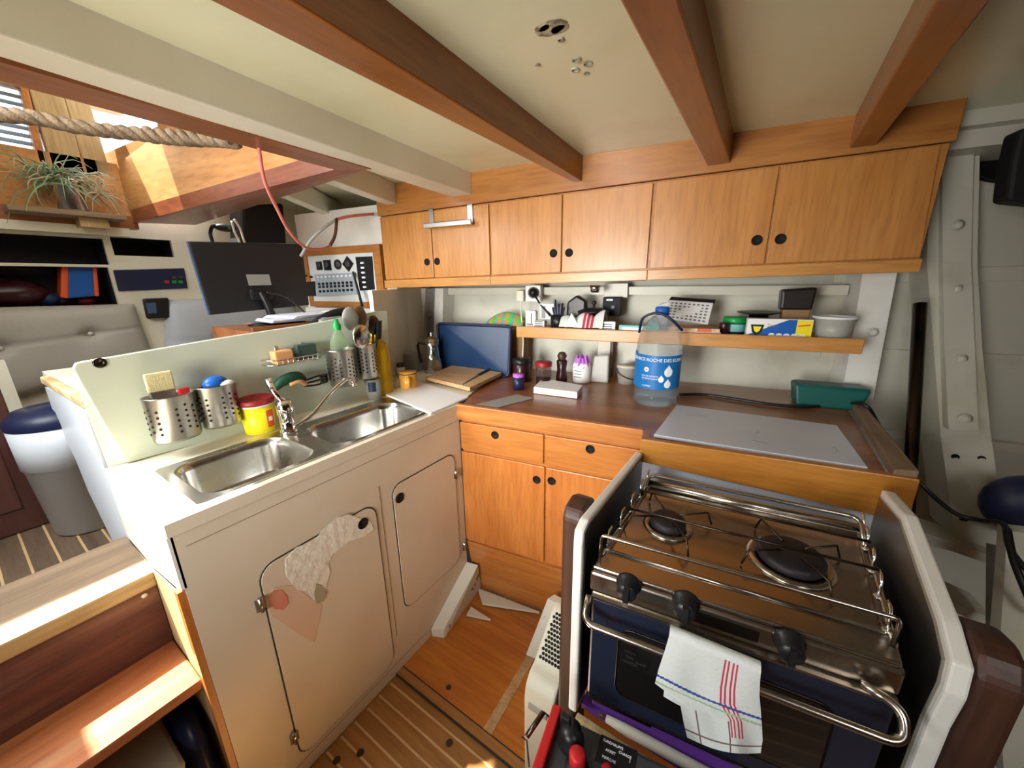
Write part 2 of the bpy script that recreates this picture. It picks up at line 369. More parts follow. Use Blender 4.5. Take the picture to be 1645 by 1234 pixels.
# white wedges of the ship's frames showing through the sole
f = MB()
f.prism([PZ(768, 948, FZ + 0.02), PZ(775, 972, FZ + 0.02), PZ(866, 986, FZ + 0.02)], (0, 0, 0.014))
f.prism([PZ(757, 978, FZ + 0.02), PZ(750, 990, FZ + 0.02), PZ(788, 998, FZ + 0.02)], (0, 0, 0.014))
struct('trim_2', f, 'chipped_paint')
f = MB()
A = [PZ(695, 1026, FZ), PZ(713, 1029, FZ), PZ(773, 946, FZ), Vector((-1.17, 1.34, FZ))]
Bq = [Vector((-1.166, 1.0, FZ + 0.05)), PX(713, 1012, -1.11), PX(768, 908, -1.105), PX(750, 903, -1.166)]
bm = f.bm; va = [bm.verts.new(p) for p in A]; vb = [bm.verts.new(p) for p in Bq]
for q in ((va[3], va[2], va[1], va[0]), (vb[0], vb[1], vb[2], vb[3]), *[(va[i], va[(i + 1) % 4], vb[(i + 1) % 4], vb[i]) for i in range(4)]): bm.faces.new(q)
struct('trim_3', f, 'chipped_paint')
f = MB()
f.prism([PZ(845, 1052, FZ + 0.02), PZ(868, 1062, FZ + 0.02), PZ(912, 978, -0.02), PZ(880, 962, -0.02)], (0.015, 0.04, 0.0))
struct('trim_4', f, 'chipped_paint')
# hull side, lofted along the boat
HB = [(2.12, 2.50), (1.75, 2.48), (1.45, 2.42), (0.9, 2.35), (0.6, 2.15), (0.3, 1.95), (0.0, 1.75), (-0.3, 1.5)]
def hb(z):
    for (z1, b1), (z0, b0) in zip(HB, HB[1:]):
        if z >= z0: return b0 + (b1 - b0) * (z - z0) / (z1 - z0)
    return HB[-1][1]
f = MB()
f.grid(lambda u, v: (-3.4 + 6.0 * u, hb(2.12 - 2.42 * v), 2.12 - 2.42 * v), 6, 24, True, 0.02)
struct('wall_back', f, 'hull_paint', 9)
f = MB()                                            # stringers of the hull side
for z in (1.47, 1.10, 0.74, 0.36, 0.02):
    b = hb(z); f.prism([(0.66, b - 0.03, z - 0.03), (0.66, b - 0.03, z + 0.03), (0.66, b + 0.08, z + 0.04), (0.66, b + 0.05, z - 0.05)], (1.9, 0, 0))
f.box(-1.7, 0.7, 2.30, 2.42, 1.385, 1.43)
struct('trim_5', f, 'hull_paint', 9)
# ceiling around the companionway hatch
HX = -1.43; HY = 1.13
f = MB()
f.prism([(HX, -1.7, 2.04), (2.5, -1.7, 2.04), (2.5, 3.05, 2.04), (HX, 2.6, 2.04)], (0, 0, 0.03))
f.prism([(-3.4, HY + 0.02, 2.06), (HX, HY + 0.02, 2.04), (HX, 2.6, 2.04), (-3.4, 2.6, 2.06)], (0, 0, 0.03))
struct('ceiling', f, 'ceiling_paint')
f = MB(); random.seed(3)
for px, py, r in ((886, 45, 0.035), (898, 46, 0.022), (872, 44, 0.018)):
    p = PZ(px, py, 2.04); f.lathe([(0, 2.0385), (r * 0.8, 2.0385), (r, 2.0395)], (p.x, p.y, 0), 9, sx=1.2, sy=0.8)
for px, py, r in ((926, 95, 0.011), (944, 101, 0.011), (924, 111, 0.010), (942, 117, 0.006), (901, 62, 0.007), (863, 103, 0.005)):
    p = PZ(px, py, 2.04); f.tube([(p.x + r * math.cos(t), p.y + r * math.sin(t), 2.038) for t in [i * PI / 5 for i in range(10)]], 0.0022, 5, closed=True)
struct('trim_6', f, 'mould', label='patches of mould and old screw marks on the painted deckhead')
# deck beams
def beam(x0, x1, ya, yb, z0, z1, m, fr=0):
    b = MB(); b.prism([(x0, ya, z0), (x1, ya, z0), (x1, ya, z1), (x0, ya, z1)], (0, yb - ya, 0), 0.006); return b
def yb9(x, b=1.96): return (b + x * math.sin(T9)) / math.cos(T9)
def slopebeam(pL, pR, n, m, end_l, end_r, z=1.93, top=2.04, near=-1.6, dz=0.0):
    """beam whose lower face runs between two edges; ends on the cabinet header"""
    b = MB(); xs = (pL, pR)
    P = []
    for (xf, xn), e in ((pL, end_l), (pR, end_r)):
        P.append((Vector((xn, near, z)), Vector((xf, e, z - dz))))
    (a0, a1), (b0, b1) = P; u = Vector((0, 0, top - z + 0.005))
    vs = [a0, b0, b0 + u, a0 + u, a1, b1, b1 + u + Vector((0, 0, dz)), a1 + u + Vector((0, 0, dz))]
    v = [b.bm.verts.new(p) for p in vs]
    for q in ((0, 1, 2, 3), (7, 6, 5, 4), (0, 4, 5, 1), (1, 5, 6, 2), (2, 6, 7, 3), (3, 7, 4, 0)): b.bm.faces.new([v[i] for i in q])
    o = struct('trim_%d' % n, b, m, bev=0.005); return o
slopebeam((-0.85, -0.83), (-0.805, -0.62), 7, 'mahogany_beam', yb9(-0.85), yb9(-0.78), dz=0.0)
slopebeam((-0.275, -0.27), (-0.19, -0.185), 8, 'mahogany_beam', yb9(-0.27), yb9(-0.19))
slopebeam((0.195, 0.15), (0.27, 0.245), 9, 'mahogany_beam', yb9(0.19), yb9(0.27))
slopebeam((-1.535, -1.20), (-1.41, -1.10), 10, 'cream_paint', yb9(-1.54), yb9(-1.40))
slopebeam((-2.02, -1.80), (-1.94, -1.72), 11, 'cream_paint', 1.72, 1.72, near=HY)
slopebeam((-2.80, -2.24), (-2.72, -2.16), 12, 'cream_paint', 1.86, 1.86, near=HY)
# companionway opening: trim, plywood coaming side, after coaming
f = MB(); z = 1.93
f.prism([(-1.44, -1.6, z - 0.004), (-1.33, -1.6, z - 0.004), (HX + 0.0, HY, z - 0.004), (HX - 0.125, HY - 0.075, z - 0.004)], (0, 0, 0.06)); f.prism([(-1.44, -1.6, z + 0.03), (-1.40, -1.6, z + 0.03), (HX - 0.02, HY, z + 0.03), (HX - 0.125, HY - 0.075, z + 0.03)], (0, 0, 0.1))
struct('trim_13', f, 'mahogany_y')
f = MB()
E1 = PX(215, 358, -3.15); C0 = PZ(540, 272, 1.93)
f.prism([(HX, HY, z), (HX - 0.125, HY - 0.076, z), E1, (E1.x, E1.y + 0.30, E1.z + 0.02)], (0, 0, 0.07))
struct('trim_14', f, 'mahogany')
dv = (C0 - E1); dv.z = 0; nrm = Vector((-dv.y, dv.x, 0)).normalized(); dd = nrm.dot(C0)
f = MB()
pl = [hit(px, py, nrm, dd) for px, py in ((201, 361), (538, 270), (420, 215))]
pl += [Vector((-1.5, (dd - nrm.x * -1.5) / nrm.y, 2.45))]
pl += [hit(px, py, nrm, dd) for px, py in ((252, 150), (253, 206), (226, 222), (168, 247), (150, 235))]
f.prism(pl, nrm * 0.03); f.m = 1
struct('trim_15', f, ['ply_orange', 'groove'])
f = MB()                                            # after coaming board, mahogany sill, white lining below
f.box(-3.22, -3.17, -1.2, 0.775, 1.87, 2.145); f.m = 1; f.box(-3.23, -3.16, -1.2, 0.785, 1.80, 1.87); f.m = 2; f.box(-3.24, -3.155, -1.2, 0.74, 1.755, 1.80)
struct('trim_16', f, ['ply_orange', 'mahogany_y', 'cream_paint'])
f = MB()                                            # doghouse posts
def post(q, dpt=0.06): f.prism([PX(px, py, -3.17) for px, py in q], (-dpt, 0, 0), 0.006)
post(((28, 128), (42, 128), (76, 262), (62, 262))); f.m = 1
post(((40, 120), (93, 120), (140, 285), (88, 285))); post(((93, 120), (131, 120), (180, 285), (140, 285)))
f.box(-3.24, -3.17, -1.2, 0.85, 2.42, 2.5)
struct('trim_17', f, ['teak_edge', 'pale_wood'])
f = MB(); f.m = 0                                   # after window with its blind
a, b, c, d = [PX(*q, -3.2) for q in ((-40, 118), (34, 128), (62, 246), (-40, 250))]
f.prism([a, b, c, d], (-0.006, 0, 0)); win = struct('window_1', f, 'window_glass')
f = MB()
for k in range(9):
    zz = 2.10 + k * 0.035; f.prism([(-3.225, -0.6, zz), (-3.225, 0.47 + k * 0.012, zz), (-3.245, 0.47 + k * 0.012, zz + 0.02), (-3.245, -0.6, zz + 0.02)], (0, 0, 0.003))
struct('window_blind', f, 'blind', parent=win)
f = MB(); f.prism([PX(*q, -3.19) for q in ((-40, 238), (58, 243), (62, 250), (-40, 250))], (-0.03, 0, 0)); struct('window_frame', f, 'porcelain_grey', parent=win)
# doghouse roof over the hatch, added out of view, openings shaped for the sun patches
f = MB(); zr = 2.52
f.prism([(-3.6, 0.62, zr), (-3.25, -0.08, zr), (-2.45, -0.08, zr), (-1.83, 0.0, zr), (-1.55, 0.30, zr), (-1.40, 0.6, zr), (-1.40, 1.35, zr), (-2.5, 1.35, zr), (-2.7, 0.9, zr), (-3.0, 0.62, zr)], (0, 0, 0.03))
f.box(-3.6, -2.3, -1.7, -0.25, zr, zr + 0.03); f.box(-3.25, -2.36, -0.25, -0.08, zr, zr + 0.03); f.box(-2.3, -1.4, -1.7, -0.57, zr, zr + 0.03); f.box(-1.44, -1.42, -1.7, 1.3, 2.04, 2.55); f.box(-3.4, -1.42, -1.72, -1.68, 2.04, 2.3)
struct('trim_18', f, 'cream_paint')
# remaining cabin walls
WX = -3.28
f = MB()
def wallrects(x, ya, yb, za, zb, holes):
    ys = sorted({ya, yb, *[h for H in holes for h in H[:2]]}); zs = sorted({za, zb, *[h for H in holes for h in H[2:]]})
    for i in range(len(ys) - 1):
        for j in range(len(zs) - 1):
            cy, cz = (ys[i] + ys[i + 1]) / 2, (zs[j] + zs[j + 1]) / 2
            if not any(H[0] < cy < H[1] and H[2] < cz < H[3] for H in holes): f.box(x - 0.03, x, ys[i], ys[i + 1], zs[j], zs[j + 1])
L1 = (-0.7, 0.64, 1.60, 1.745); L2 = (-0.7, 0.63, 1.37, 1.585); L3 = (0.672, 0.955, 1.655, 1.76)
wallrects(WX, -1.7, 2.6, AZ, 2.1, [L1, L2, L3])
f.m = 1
for H in (L1, L2, L3):                              # locker boxes behind the openings, their shade painted in as near-black
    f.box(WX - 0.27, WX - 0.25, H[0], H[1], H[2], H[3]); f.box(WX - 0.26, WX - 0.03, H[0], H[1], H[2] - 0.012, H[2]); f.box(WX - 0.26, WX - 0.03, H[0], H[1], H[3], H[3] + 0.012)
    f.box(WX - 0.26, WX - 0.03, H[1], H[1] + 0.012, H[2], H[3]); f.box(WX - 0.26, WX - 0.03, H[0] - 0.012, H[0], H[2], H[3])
struct('wall_left', f, ['cream_paint', 'locker_shade'])
f = MB(); f.box(2.2, 2.25, -1.7, 3.0, FZ, 2.1); struct('wall_right', f, 'mahogany_y')
f = MB(); f.box(-3.4, 2.3, -1.75, -1.7, FZ - 0.1, 2.1); struct('wall_front', f, 'porcelain_grey')
# hull frames (ribs): bolted frame on the right, rib behind the shelf, rib on the left
def loft9(rows, depth, name, n, m):
    b = MB(); Ls = []; Rs = []
    for (xl, yl), (xr, yr), bb in rows: Ls.append(PB(xl, yl, bb)); Rs.append(PB(xr, yr, bb))
    for i in range(len(rows) - 1):
        v = [b.bm.verts.new(p) for p in (Ls[i], Rs[i], Rs[i + 1], Ls[i + 1])]; q = [b.bm.verts.new(p + Vector((0, depth, 0))) for p in (Ls[i], Rs[i], Rs[i + 1], Ls[i + 1])]
        b.bm.faces.new(v); b.bm.faces.new((v[0], q[0], q[3], v[3])); b.bm.faces.new((v[1], v[2], q[2], q[1]))
        if i == 0: b.bm.faces.new((v[0], v[1], q[1], q[0]))
        if i == len(rows) - 2: b.bm.faces.new((v[3], q[3], q[2], v[2]))
    bmesh.ops.remove_doubles(b.bm, verts=b.bm.verts[:], dist=1e-4)
    return b
b = loft9([((1500, 150), (1580, 140), 2.32), ((1496, 250), (1574, 250), 2.32), ((1489, 420), (1570, 420), 2.26), ((1500, 560), (1578, 560), 2.14), ((1511, 700), (1592, 700), 1.97), ((1535, 868), (1618, 886), 1.70)], 0.16, 'frame', 19, 'hull_paint')
b.m = 1
def bolt9(b, px, py, bb, r=0.014, d=0.014):
    p = PB(px, py, bb); b.lathe([(0, 0), (r * 1.5, 0), (r * 1.5, 0.004), (r, 0.006), (r, d * 0.7), (r * 0.8, d), (0, d)], seg=14, mtx=Matrix.Translation(p) @ rmat('X', 90))
for px, py, bb in ((1538, 362, 2.245), (1538, 465, 2.20), (1543, 577, 2.09), (1550, 673, 1.97)): bolt9(b, px, py, bb)
b.m = 2
for px, py, bb in ((1534, 734, 1.915), (1576, 737, 1.915), (1548, 833, 1.755), (1592, 836, 1.755)): bolt9(b, px, py, bb, 0.008, 0.003)
struct('trim_19', b, ['hull_paint', 'hull_paint', 'dark_hole'], 9)
b = loft9([((1513, 180), (1566, 178), 2.29), ((1514, 300), (1563, 300), 2.28), ((1514, 420), (1560, 420), 2.23), ((1517, 560), (1566, 560), 2.11), ((1524, 690), (1572, 692), 1.95)], 0.05, 'plate', 20, 'hull_paint')
struct('trim_20', b, 'hull_paint', 9)
b = loft9([((1392, 380), (1452, 380), 2.2), ((1385, 445), (1440, 445), 2.2), ((1366, 560), (1418, 560), 2.18), ((1350, 645), (1400, 657), 2.15)], 0.22, 'rib', 21, 'hull_paint')
for px, py in ((1402, 534),): bolt9(b, px, py, 2.185)
struct('trim_21', b, 'white_paint', 9)
b = loft9([((672, 463), (684, 463), 2.24), ((660, 600), (676, 600), 2.22)], 0.15, 'rib', 22, 'w'); c2 = loft9([((699, 463), (712, 463), 2.24), ((694, 600), (708, 600), 2.22)], 0.15, 'rib', 22, 'w')
me = bpy.data.meshes.new('x'); c2.bm.to_mesh(me); b.bm.from_mesh(me)
b.m = 1
i0 = len(b.bm.faces); c3 = loft9([((684, 463), (699, 463), 2.28), ((676, 600), (694, 600), 2.26)], 0.1, 'rib', 22, 'w'); me = bpy.data.meshes.new('x'); c3.bm.to_mesh(me); b.bm.from_mesh(me); b.bm.faces.ensure_lookup_table()
for q in b.bm.faces[i0:]: q.material_index = 1
bolt9(b, 688, 508, 2.27, 0.018)
struct('trim_22', b, ['white_paint', 'porcelain_grey'], 9)
b = loft9([((1618, 853), (1700, 862), 1.50), ((1614, 920), (1700, 930), 1.43), ((1605, 1050), (1700, 1050), 1.25), ((1612, 1234), (1720, 1234), 1.05)], 0.04, 'frame', 23, 'hull_paint')
struct('trim_23', b, 'hull_paint', 9)
b = loft9([((1598, 884), (1614, 888), 1.60), ((1598, 1000), (1612, 1000), 1.42), ((1598, 1120), (1614, 1120), 1.25), ((1602, 1234), (1618, 1234), 1.10)], 0.04, 'rib', 30, 'hull_paint')
struct('trim_30', b, 'porcelain_grey', 9)
b = MB()
for (x0, y0_), (x1, y1_), bb in (((1462, 862), (1592, 908), 1.66), ((1500, 968), (1592, 1010), 1.50), ((1585, 1100), (1600, 1115), 1.30)):
    p, q = PB(x0, y0_, bb), PB(x1, y1_, bb); b.prism([p, q, q + Vector((0, 0, 0.035)), p + Vector((0, 0, 0.035))], (0, 0.12, 0))
struct('trim_31', b, 'hull_paint', 9)
f = MB(); f.box(0.80, 2.3, 2.10, 2.5, 1.99, 2.04); f.box(0.86, 2.3, 2.16, 2.5, 1.93, 1.99)      # beam shelf
struct('trim_24', f, 'hull_paint', 9)
# ================================================================== WHITE SINK UNIT
XF = -1.166; YE = 0.2
t = Thing('sink_cabinet', 'cream painted galley cabinet with two rounded doors under the double sink', 'cabinet', (-1.45, 0.75, FZ))
b = MB(); b.box(-1.72, -1.70, YE, 1.10, FZ, 0.86); b.box(-1.70, XF - 0.022, YE, YE + 0.015, FZ, 0.86); b.box(-1.70, XF - 0.022, YE + 0.015, 1.10, FZ, FZ + 0.03)
t.part('body', b, 'sink_paint')
b = MB()
b.prism([(XF, YE, 0.90), (XF, YE, 0.705), (XF - 0.05, YE, 0.69), (-1.45, YE, 0.645), (-1.72, YE, 0.645), (-1.72, YE, 0.90)], (0, -0.012, 0))
b.prism([PX(px, py, -1.72) for px, py in ((121, 600), (132, 640), (186, 780), (206, 745), (160, 668), (128, 612))], (-0.012, 0, 0)); t.part('end_panel', b, 'white_paint')
b = MB(); b.box(XF - 0.022, XF, YE - 0.005, 1.29, FZ + 0.005, 0.895); b.m = 1
b.box(XF, XF + 0.0012, 0.80, 0.803, -0.05, 0.70); b.box(XF, XF + 0.0008, YE + 0.02, 1.27, 0.818, 0.820)
b.box(XF, XF + 0.001, 0.30, 1.20, FZ + 0.06, FZ + 0.0615)
t.part('front_panel', b, ['sink_paint', 'paint_seam_line'])  # second colour draws the seam and thin panel lines
def sink_door(ya, yb, za, zb, r, hole, hinges, marks=()):
    b = MB(); b.m = 1; b.prism([(XF, y, z) for y, z in rrect(ya - 0.005, yb + 0.005, za - 0.005, zb + 0.005, r + 0.005)], (0.0015, 0, 0))
    b.m = 0; b.prism([(XF, y, z) for y, z in rrect(ya, yb, za, zb, r)], (0.004, 0, 0))
    for k_, (mi, poly) in enumerate(marks): b.m = mi; b.prism([PX(px, py, XF + 0.004) for px, py in poly], (0.0006 + 0.0005 * k_, 0, 0))
    d = t.part('door', b, ['sink_paint', 'groove', 'plaster_patch', 'filler_pink', 'chip', 'pale_pink'])
    h = MB(); p = PX(*hole, XF + 0.004); h.lathe([(0.022, 0), (0.022, 0.002), (0.017, 0.0025), (0.016, 0.0012), (0, 0.0012)], mtx=Matrix.Translation(p) @ rmat('Y', 90), seg=22)
    t.part('finger_hole', h, 'dark_hole', d)
    for hp in hinges:
        h = MB(); p = PX(*hp, XF + 0.008); h.cyl(p + Vector((0, 0, -0.025)), p + Vector((0, 0, 0.025)), 0.0065, 10)
        h.box(p.x - 0.006, p.x - 0.003, p.y - 0.014, p.y + 0.014, p.z - 0.022, p.z + 0.022)
        t.part('hinge', h, 'steel', d)
PATCH = (2, ((600, 850), (585, 862), (560, 870), (535, 890), (527, 905), (530, 920), (523, 945), (505, 965), (495, 950), (478, 948), (460, 925), (458, 900), (475, 880), (505, 868), (520, 850), (540, 832), (560, 826), (575, 832), (595, 838)))
sink_door(0.358, 0.772, -0.165, 0.64, 0.05, (583, 841), ((420, 972), (474, 1186)),
          [(5, ((428, 962), (440, 944), (470, 940), (500, 962), (517, 972), (512, 1000), (505, 1032), (480, 1020), (455, 1002), (436, 990))), PATCH, (3, ((432, 958), (440, 949), (452, 948), (461, 958), (462, 970), (454, 980), (440, 978), (432, 970))), (4, ((507, 938), (515, 940), (524, 952), (518, 966), (508, 970), (504, 955)))])
sink_door(0.862, 1.235, 0.045, 0.665, 0.045, (642, 800), ((733, 762), (747, 878)))
# counter top (ring around the sink) + back part
b = MB(); zt = 0.90; zc = 0.862
SX0, SX1, SY0, SY1 = -1.555, -1.19, 0.268, 1.175
for q in ((-1.72, SX0 + 0.01, YE - 0.01, 1.29), (SX1 - 0.01, XF + 0.004, YE - 0.01, 1.29), (SX0 + 0.01, SX1 - 0.01, YE - 0.01, SY0 + 0.01), (SX0 + 0.01, SX1 - 0.01, SY1 - 0.01, 1.29)):
    b.box(q[0], q[1], q[2], q[3], zc, zt)
pA = PZ9(800, 598, 0.9)
b.prism([(-1.72, 1.285, zc), (-1.17, 1.285, zc), (-1.20, 1.38, zc), (-1.385, 1.93, zc), (-1.47, 2.03, zc), (-2.25, 1.90, zc), (-1.95, 1.285, zc)], (0, 0, zt - zc))
b.m = 1
t2 = Thing('worktop', 'cream painted worktop around the double sink with its raised splashback', 'worktop', (-1.5, 0.9, zc))
t2.part('counter_top', b, ['sink_paint'])
b = MB(); XB = -1.70
bp = [PX(px, py, XB) for px, py in ((205, 744), (160, 668), (128, 612), (118, 592), (122, 584), (135, 581), (165, 576), (368, 541), (492, 522), (605, 500), (622, 500), (628, 620), (630, 628))]
b.prism(bp, (-0.02, 0, 0), 0.003)
t2.part('splashback', b, 'green_paint')
b = MB(); p = PX(160, 583, XB); b.lathe([(0.016, 0), (0.016, 0.003), (0.010, 0.005), (0.009, 0.002), (0, 0.002)], mtx=Matrix.Translation(p) @ rmat('Y', 90), seg=20)
t2.part('grommet', b, 'dark_steel')
# double sink
t = Thing('double_sink', 'stainless steel double bowl sink set in the cream worktop', 'sink', (-1.37, 0.72, 0.9))
def bowl(x0, x1, y0, y1, ix0, ix1, iy0, iy1, depth, r=0.07):
    b = MB(); n = 9; z = 0.905
    inner = rrect(ix0, ix1, iy0, iy1, r, n); cx, cy = (ix0 + ix1) / 2, (iy0 + iy1) / 2
    def outer(p):
        dx, dy = p[0] - cx, p[1] - cy; k = min(((x1 - cx) / dx if dx > 0 else (x0 - cx) / dx) if abs(dx) > 1e-6 else 99, ((y1 - cy) / dy if dy > 0 else (y0 - cy) / dy) if abs(dy) > 1e-6 else 99)
        return (cx + dx * k, cy + dy * k)
    def loop(pts, z): return [b.bm.verts.new((p[0], p[1], z)) for p in pts]
    def shr(p, k, q): return [(cx + (x - cx) * k, cy + (y - cy) * q) for x, y in p]
    L = [loop([outer(p) for p in inner], z - 0.004), loop([outer(p) for p in shr(inner, 1, 1)], z), loop(shr(inner, 1.03, 1.03), z), loop(inner, z - 0.004), loop(shr(inner, 0.965, 0.965), z - 0.03), loop(shr(inner, 0.92, 0.93), z - depth * 0.8),
         loop(shr(inner, 0.86, 0.88), z - depth * 0.95), loop(shr(inner, 0.76, 0.8), z - depth), loop(shr(inner, 0.15, 0.12), z - depth - 0.006)]
    N = len(inner)
    for i in range(len(L) - 1):
        for k in range(N):
            try: q = b.bm.faces.new((L[i][k], L[i][(k + 1) % N], L[i + 1][(k + 1) % N], L[i + 1][k])); q.smooth = i >= 2
            except ValueError: pass
    b.bm.faces.new(L[-1]); return b, (cx, cy, z - depth - 0.004)
ym = 0.655
for args in ((SX0, SX1, SY0, ym, -1.525, -1.215, 0.30, 0.622), (SX0, SX1, ym, SY1, -1.49, -1.215, 0.70, 1.14)):
    b, dr = bowl(*args, 0.15)
    o = t.part('bowl', b, 'sink_steel')
    d = MB(); d.lathe([(0.035, 0.0), (0.034, 0.003), (0.026, 0.002), (0.022, -0.003), (0, -0.003)], dr, 22); t.part('drain', d, 'chrome', o)
# faucet
t = Thing('faucet', 'chrome single lever faucet with a long raised spout behind the sink', 'faucet', (-1.51, 0.668, 0.905))
fx, fy = -1.51, 0.668
b = MB(); b.lathe([(0, 0.905), (0.034, 0.905), (0.033, 0.915), (0.027, 0.92), (0.027, 0.975), (0.031, 0.985), (0.031, 1.02), (0.024, 1.035), (0, 1.038)], (fx, fy, 0), 24); t.part('body', b, 'chrome')
b = MB(); b.tube(smoothpath([(fx + 0.02, fy + 0.01, 0.925), (fx + 0.03, fy + 0.08, 0.955), (fx + 0.02, fy + 0.17, 1.015), (fx + 0.01, fy + 0.25, 1.055), (fx + 0.01, fy + 0.285, 1.06), (fx + 0.01, fy + 0.30, 1.045), (fx + 0.01, fy + 0.302, 1.03)], 8), 0.0085, 12)
b.cyl((fx + 0.01, fy + 0.302, 1.035), (fx + 0.01, fy + 0.302, 1.02), 0.012); t.part('spout', b, 'chrome')
b = MB(); b.tube([(fx, fy, 1.03), (fx - 0.03, fy - 0.015, 1.07), (fx - 0.05, fy - 0.02, 1.12)], [0.012, 0.011, 0.015], 12); t.part('lever', b, 'chrome')
# ================================================================== STEPS beside the sink unit
t = Thing('companionway_steps', 'worn mahogany companionway steps beside the white sink cabinet', 'steps', (-1.45, -0.4, FZ))
b = MB(); b.box(-1.72, -1.50, -1.5, 0.185, 0.60, 0.648); t.part('landing_board', b, 'old_shelf', bev=0.004)
b = MB(); b.box(-1.50, -1.415, -1.5, 0.185, 0.60, 0.65); t.part('nosing', b, 'step_nose', bev=0.006)
b = MB(); b.box(-1.45, -1.425, -1.5, 0.18, 0.36, 0.60); b.m = 1; p = PX(232, 957, -1.425); b.lathe([(0, 0), (0.007, 0), (0.007, 0.002), (0, 0.002)], mtx=Matrix.Translation(p) @ rmat('Y', 90), seg=12); t.part('riser', b, ['riser_red', 'ivory'])
b = MB(); b.box(-1.45, -1.20, -1.5, 0.18, 0.35, 0.385); t.part('tread', b, 'tread', bev=0.006)
b = MB(); b.box(-1.70, -1.68, -1.5, 0.18, FZ, 0.60); t.part('back_board', b, 'dark_post')
b = MB(); b.prism([(-1.70, 0.182, FZ), (-1.70, 0.182, 0.64), (-1.42, 0.182, 0.65), (XF - 0.03, 0.182, 0.69), (XF - 0.004, 0.182, 0.66), (XF - 0.004, 0.182, FZ)], (0, 0.004, 0)); t.part('stringer', b, 'pale_wood')
b = MB(); b.box(XF - 0.03, XF - 0.003, 0.178, 0.194, FZ, 0.70); t.part('edge_strip', b, 'teak_orange_v')
t = Thing('storage_crate', 'grey plastic box stowed under the lower mahogany step', 'box', (-1.35, -0.05, FZ + 0.15))
b = MB(); b.prism([(-1.5, -0.35, 0.0 - 0.25 + 0.15), (-1.28, -0.35, -0.1), (-1.22, -0.35, 0.12), (-1.5, -0.35, 0.12)], (0, 0.44, 0), 0.02); t.part('body', b, 'porcelain_grey')
b = MB(); b.box(-1.5, -1.215, -0.36, 0.10, 0.12, 0.15, 0.01); t.part('lid', b, 'heater_plastic')
b = MB(); b.lathe([(0, FZ), (0.032, FZ + 0.005), (0.036, FZ + 0.2), (0.033, FZ + 0.40), (0.02, FZ + 0.44), (0, FZ + 0.45)], (-1.33, 0.140, 0), 20, sx=3.0, sy=1.0)
one('duffel_bag', b, 'navy', 'dark navy soft bag stuffed beside the grey box under the steps', 'bag', (-1.33, 0.14, FZ))
# ================================================================== TEAK BASE CUPBOARDS (hull-side frame)
BF = 1.453
t = Thing('base_cabinet', 'orange teak base cupboard with two drawers above two doors under the counter', 'cabinet', (-0.52, BF, FZ), frame=9)
b = MB(); b.box(-0.94, -0.09, BF + 0.012, BF + 0.03, 0.13, 0.865); b.box(-0.94, -0.925, BF + 0.03, 1.72, 0.14, 0.865); b.box(-0.105, -0.09, BF + 0.03, 1.72, 0.14, 0.865)
t.part('carcass', b, 'teak_orange')
b = MB(); kb = 1.53
b.prism([(-0.94, BF, 0.13), (-0.94, BF + 0.02, 0.13), (-0.94, kb + 0.02, FZ + 0.012), (-0.94, kb, FZ + 0.012)], (0.86, 0, 0)); t.part('kick_board', b, 'teak_orange')
def nine_panel(nm, a0, a1, z0, z1, holes, mt, bb=BF, th=0.012, hole_r=0.016, lab=None):
    b = MB(); b.box(a0, a1, bb, bb + th, z0, z1, 0.004); d = t.part(nm, b, mt)
    for px, py in holes:
        p = PB(px, py, bb - 0.001); h = MB(); h.lathe([(hole_r * 1.25, 0), (hole_r * 1.2, 0.0018), (hole_r, 0.002), (hole_r * 0.98, 0.0006), (0, 0.0006)], seg=22, mtx=Matrix.Translation(p) @ rmat('X', 90))
        t.part('finger_hole', h, 'dark_hole', d)
nine_panel('drawer', -0.945, -0.512, 0.668, 0.812, ((795, 699),), 'teak_orange')
nine_panel('drawer', -0.502, -0.10, 0.668, 0.812, ((948, 722),), 'teak_orange')
nine_panel('door', -0.945, -0.505, 0.142, 0.655, ((862, 771),), 'teak_orange_v')
nine_panel('door', -0.497, -0.10, 0.142, 0.655, ((886, 773),), 'teak_orange_v')
t = Thing('counter', 'dark varnished teak counter with a light teak lip in front of the hull side', 'counter', (-0.2, 1.9, 0.868), frame=9)
b = MB(); pL = PZ9(800, 598, 0.9)
cnt = [(-0.93, BF), (-0.095, BF), (-0.08, 1.37), (0.60, 1.365), (0.72, 2.12), (0.72, 2.295), (-1.18, 2.295), (-1.105, 2.135), (pL.x, pL.y)]
b.prism([(x, y, 0.868) for x, y in cnt], (0, 0, 0.031)); t.part('top', b, 'teak_counter')
b = MB(); b.box(-0.955, -0.095, BF - 0.014, BF + 0.012, 0.826, 0.905, 0.005); t.part('front_lip', b, 'teak_edge')
b = MB(); b.prism([(0.60, 1.34, 0.90), (0.655, 1.34, 0.905), (0.76, 2.10, 0.912), (0.735, 2.12, 0.90)], (0, 0, 0.03), 0.005); t.part('side_lip', b, 'old_shelf')
t = Thing('ice_box', 'teak fronted cool box let into the counter behind the stove', 'cool box', (0.25, 1.36, 0.80), frame=9)
b = MB(); b.prism([(-0.095, 1.325, 0.825), (-0.095, 1.325, 0.915), (0.655, 1.325, 0.915), (0.655, 1.325, 0.775)], (0, 0.028, 0)); t.part('front_board', b, 'fridge_front', bev=0.004)
b = MB(); b.box(-0.095, -0.07, 1.353, BF - 0.015, 0.828, 0.905); t.part('side_board', b, 'fridge_front')
b = MB(); b.box(-0.09, 0.65, 1.37, 1.39, -0.10, 0.865); t.part('panel', b, 'board_white')
b = MB(); q = [PZ9(*p, 0.905) for p in ((1088, 655), (1352, 688), (1397, 763), (1049, 697))]
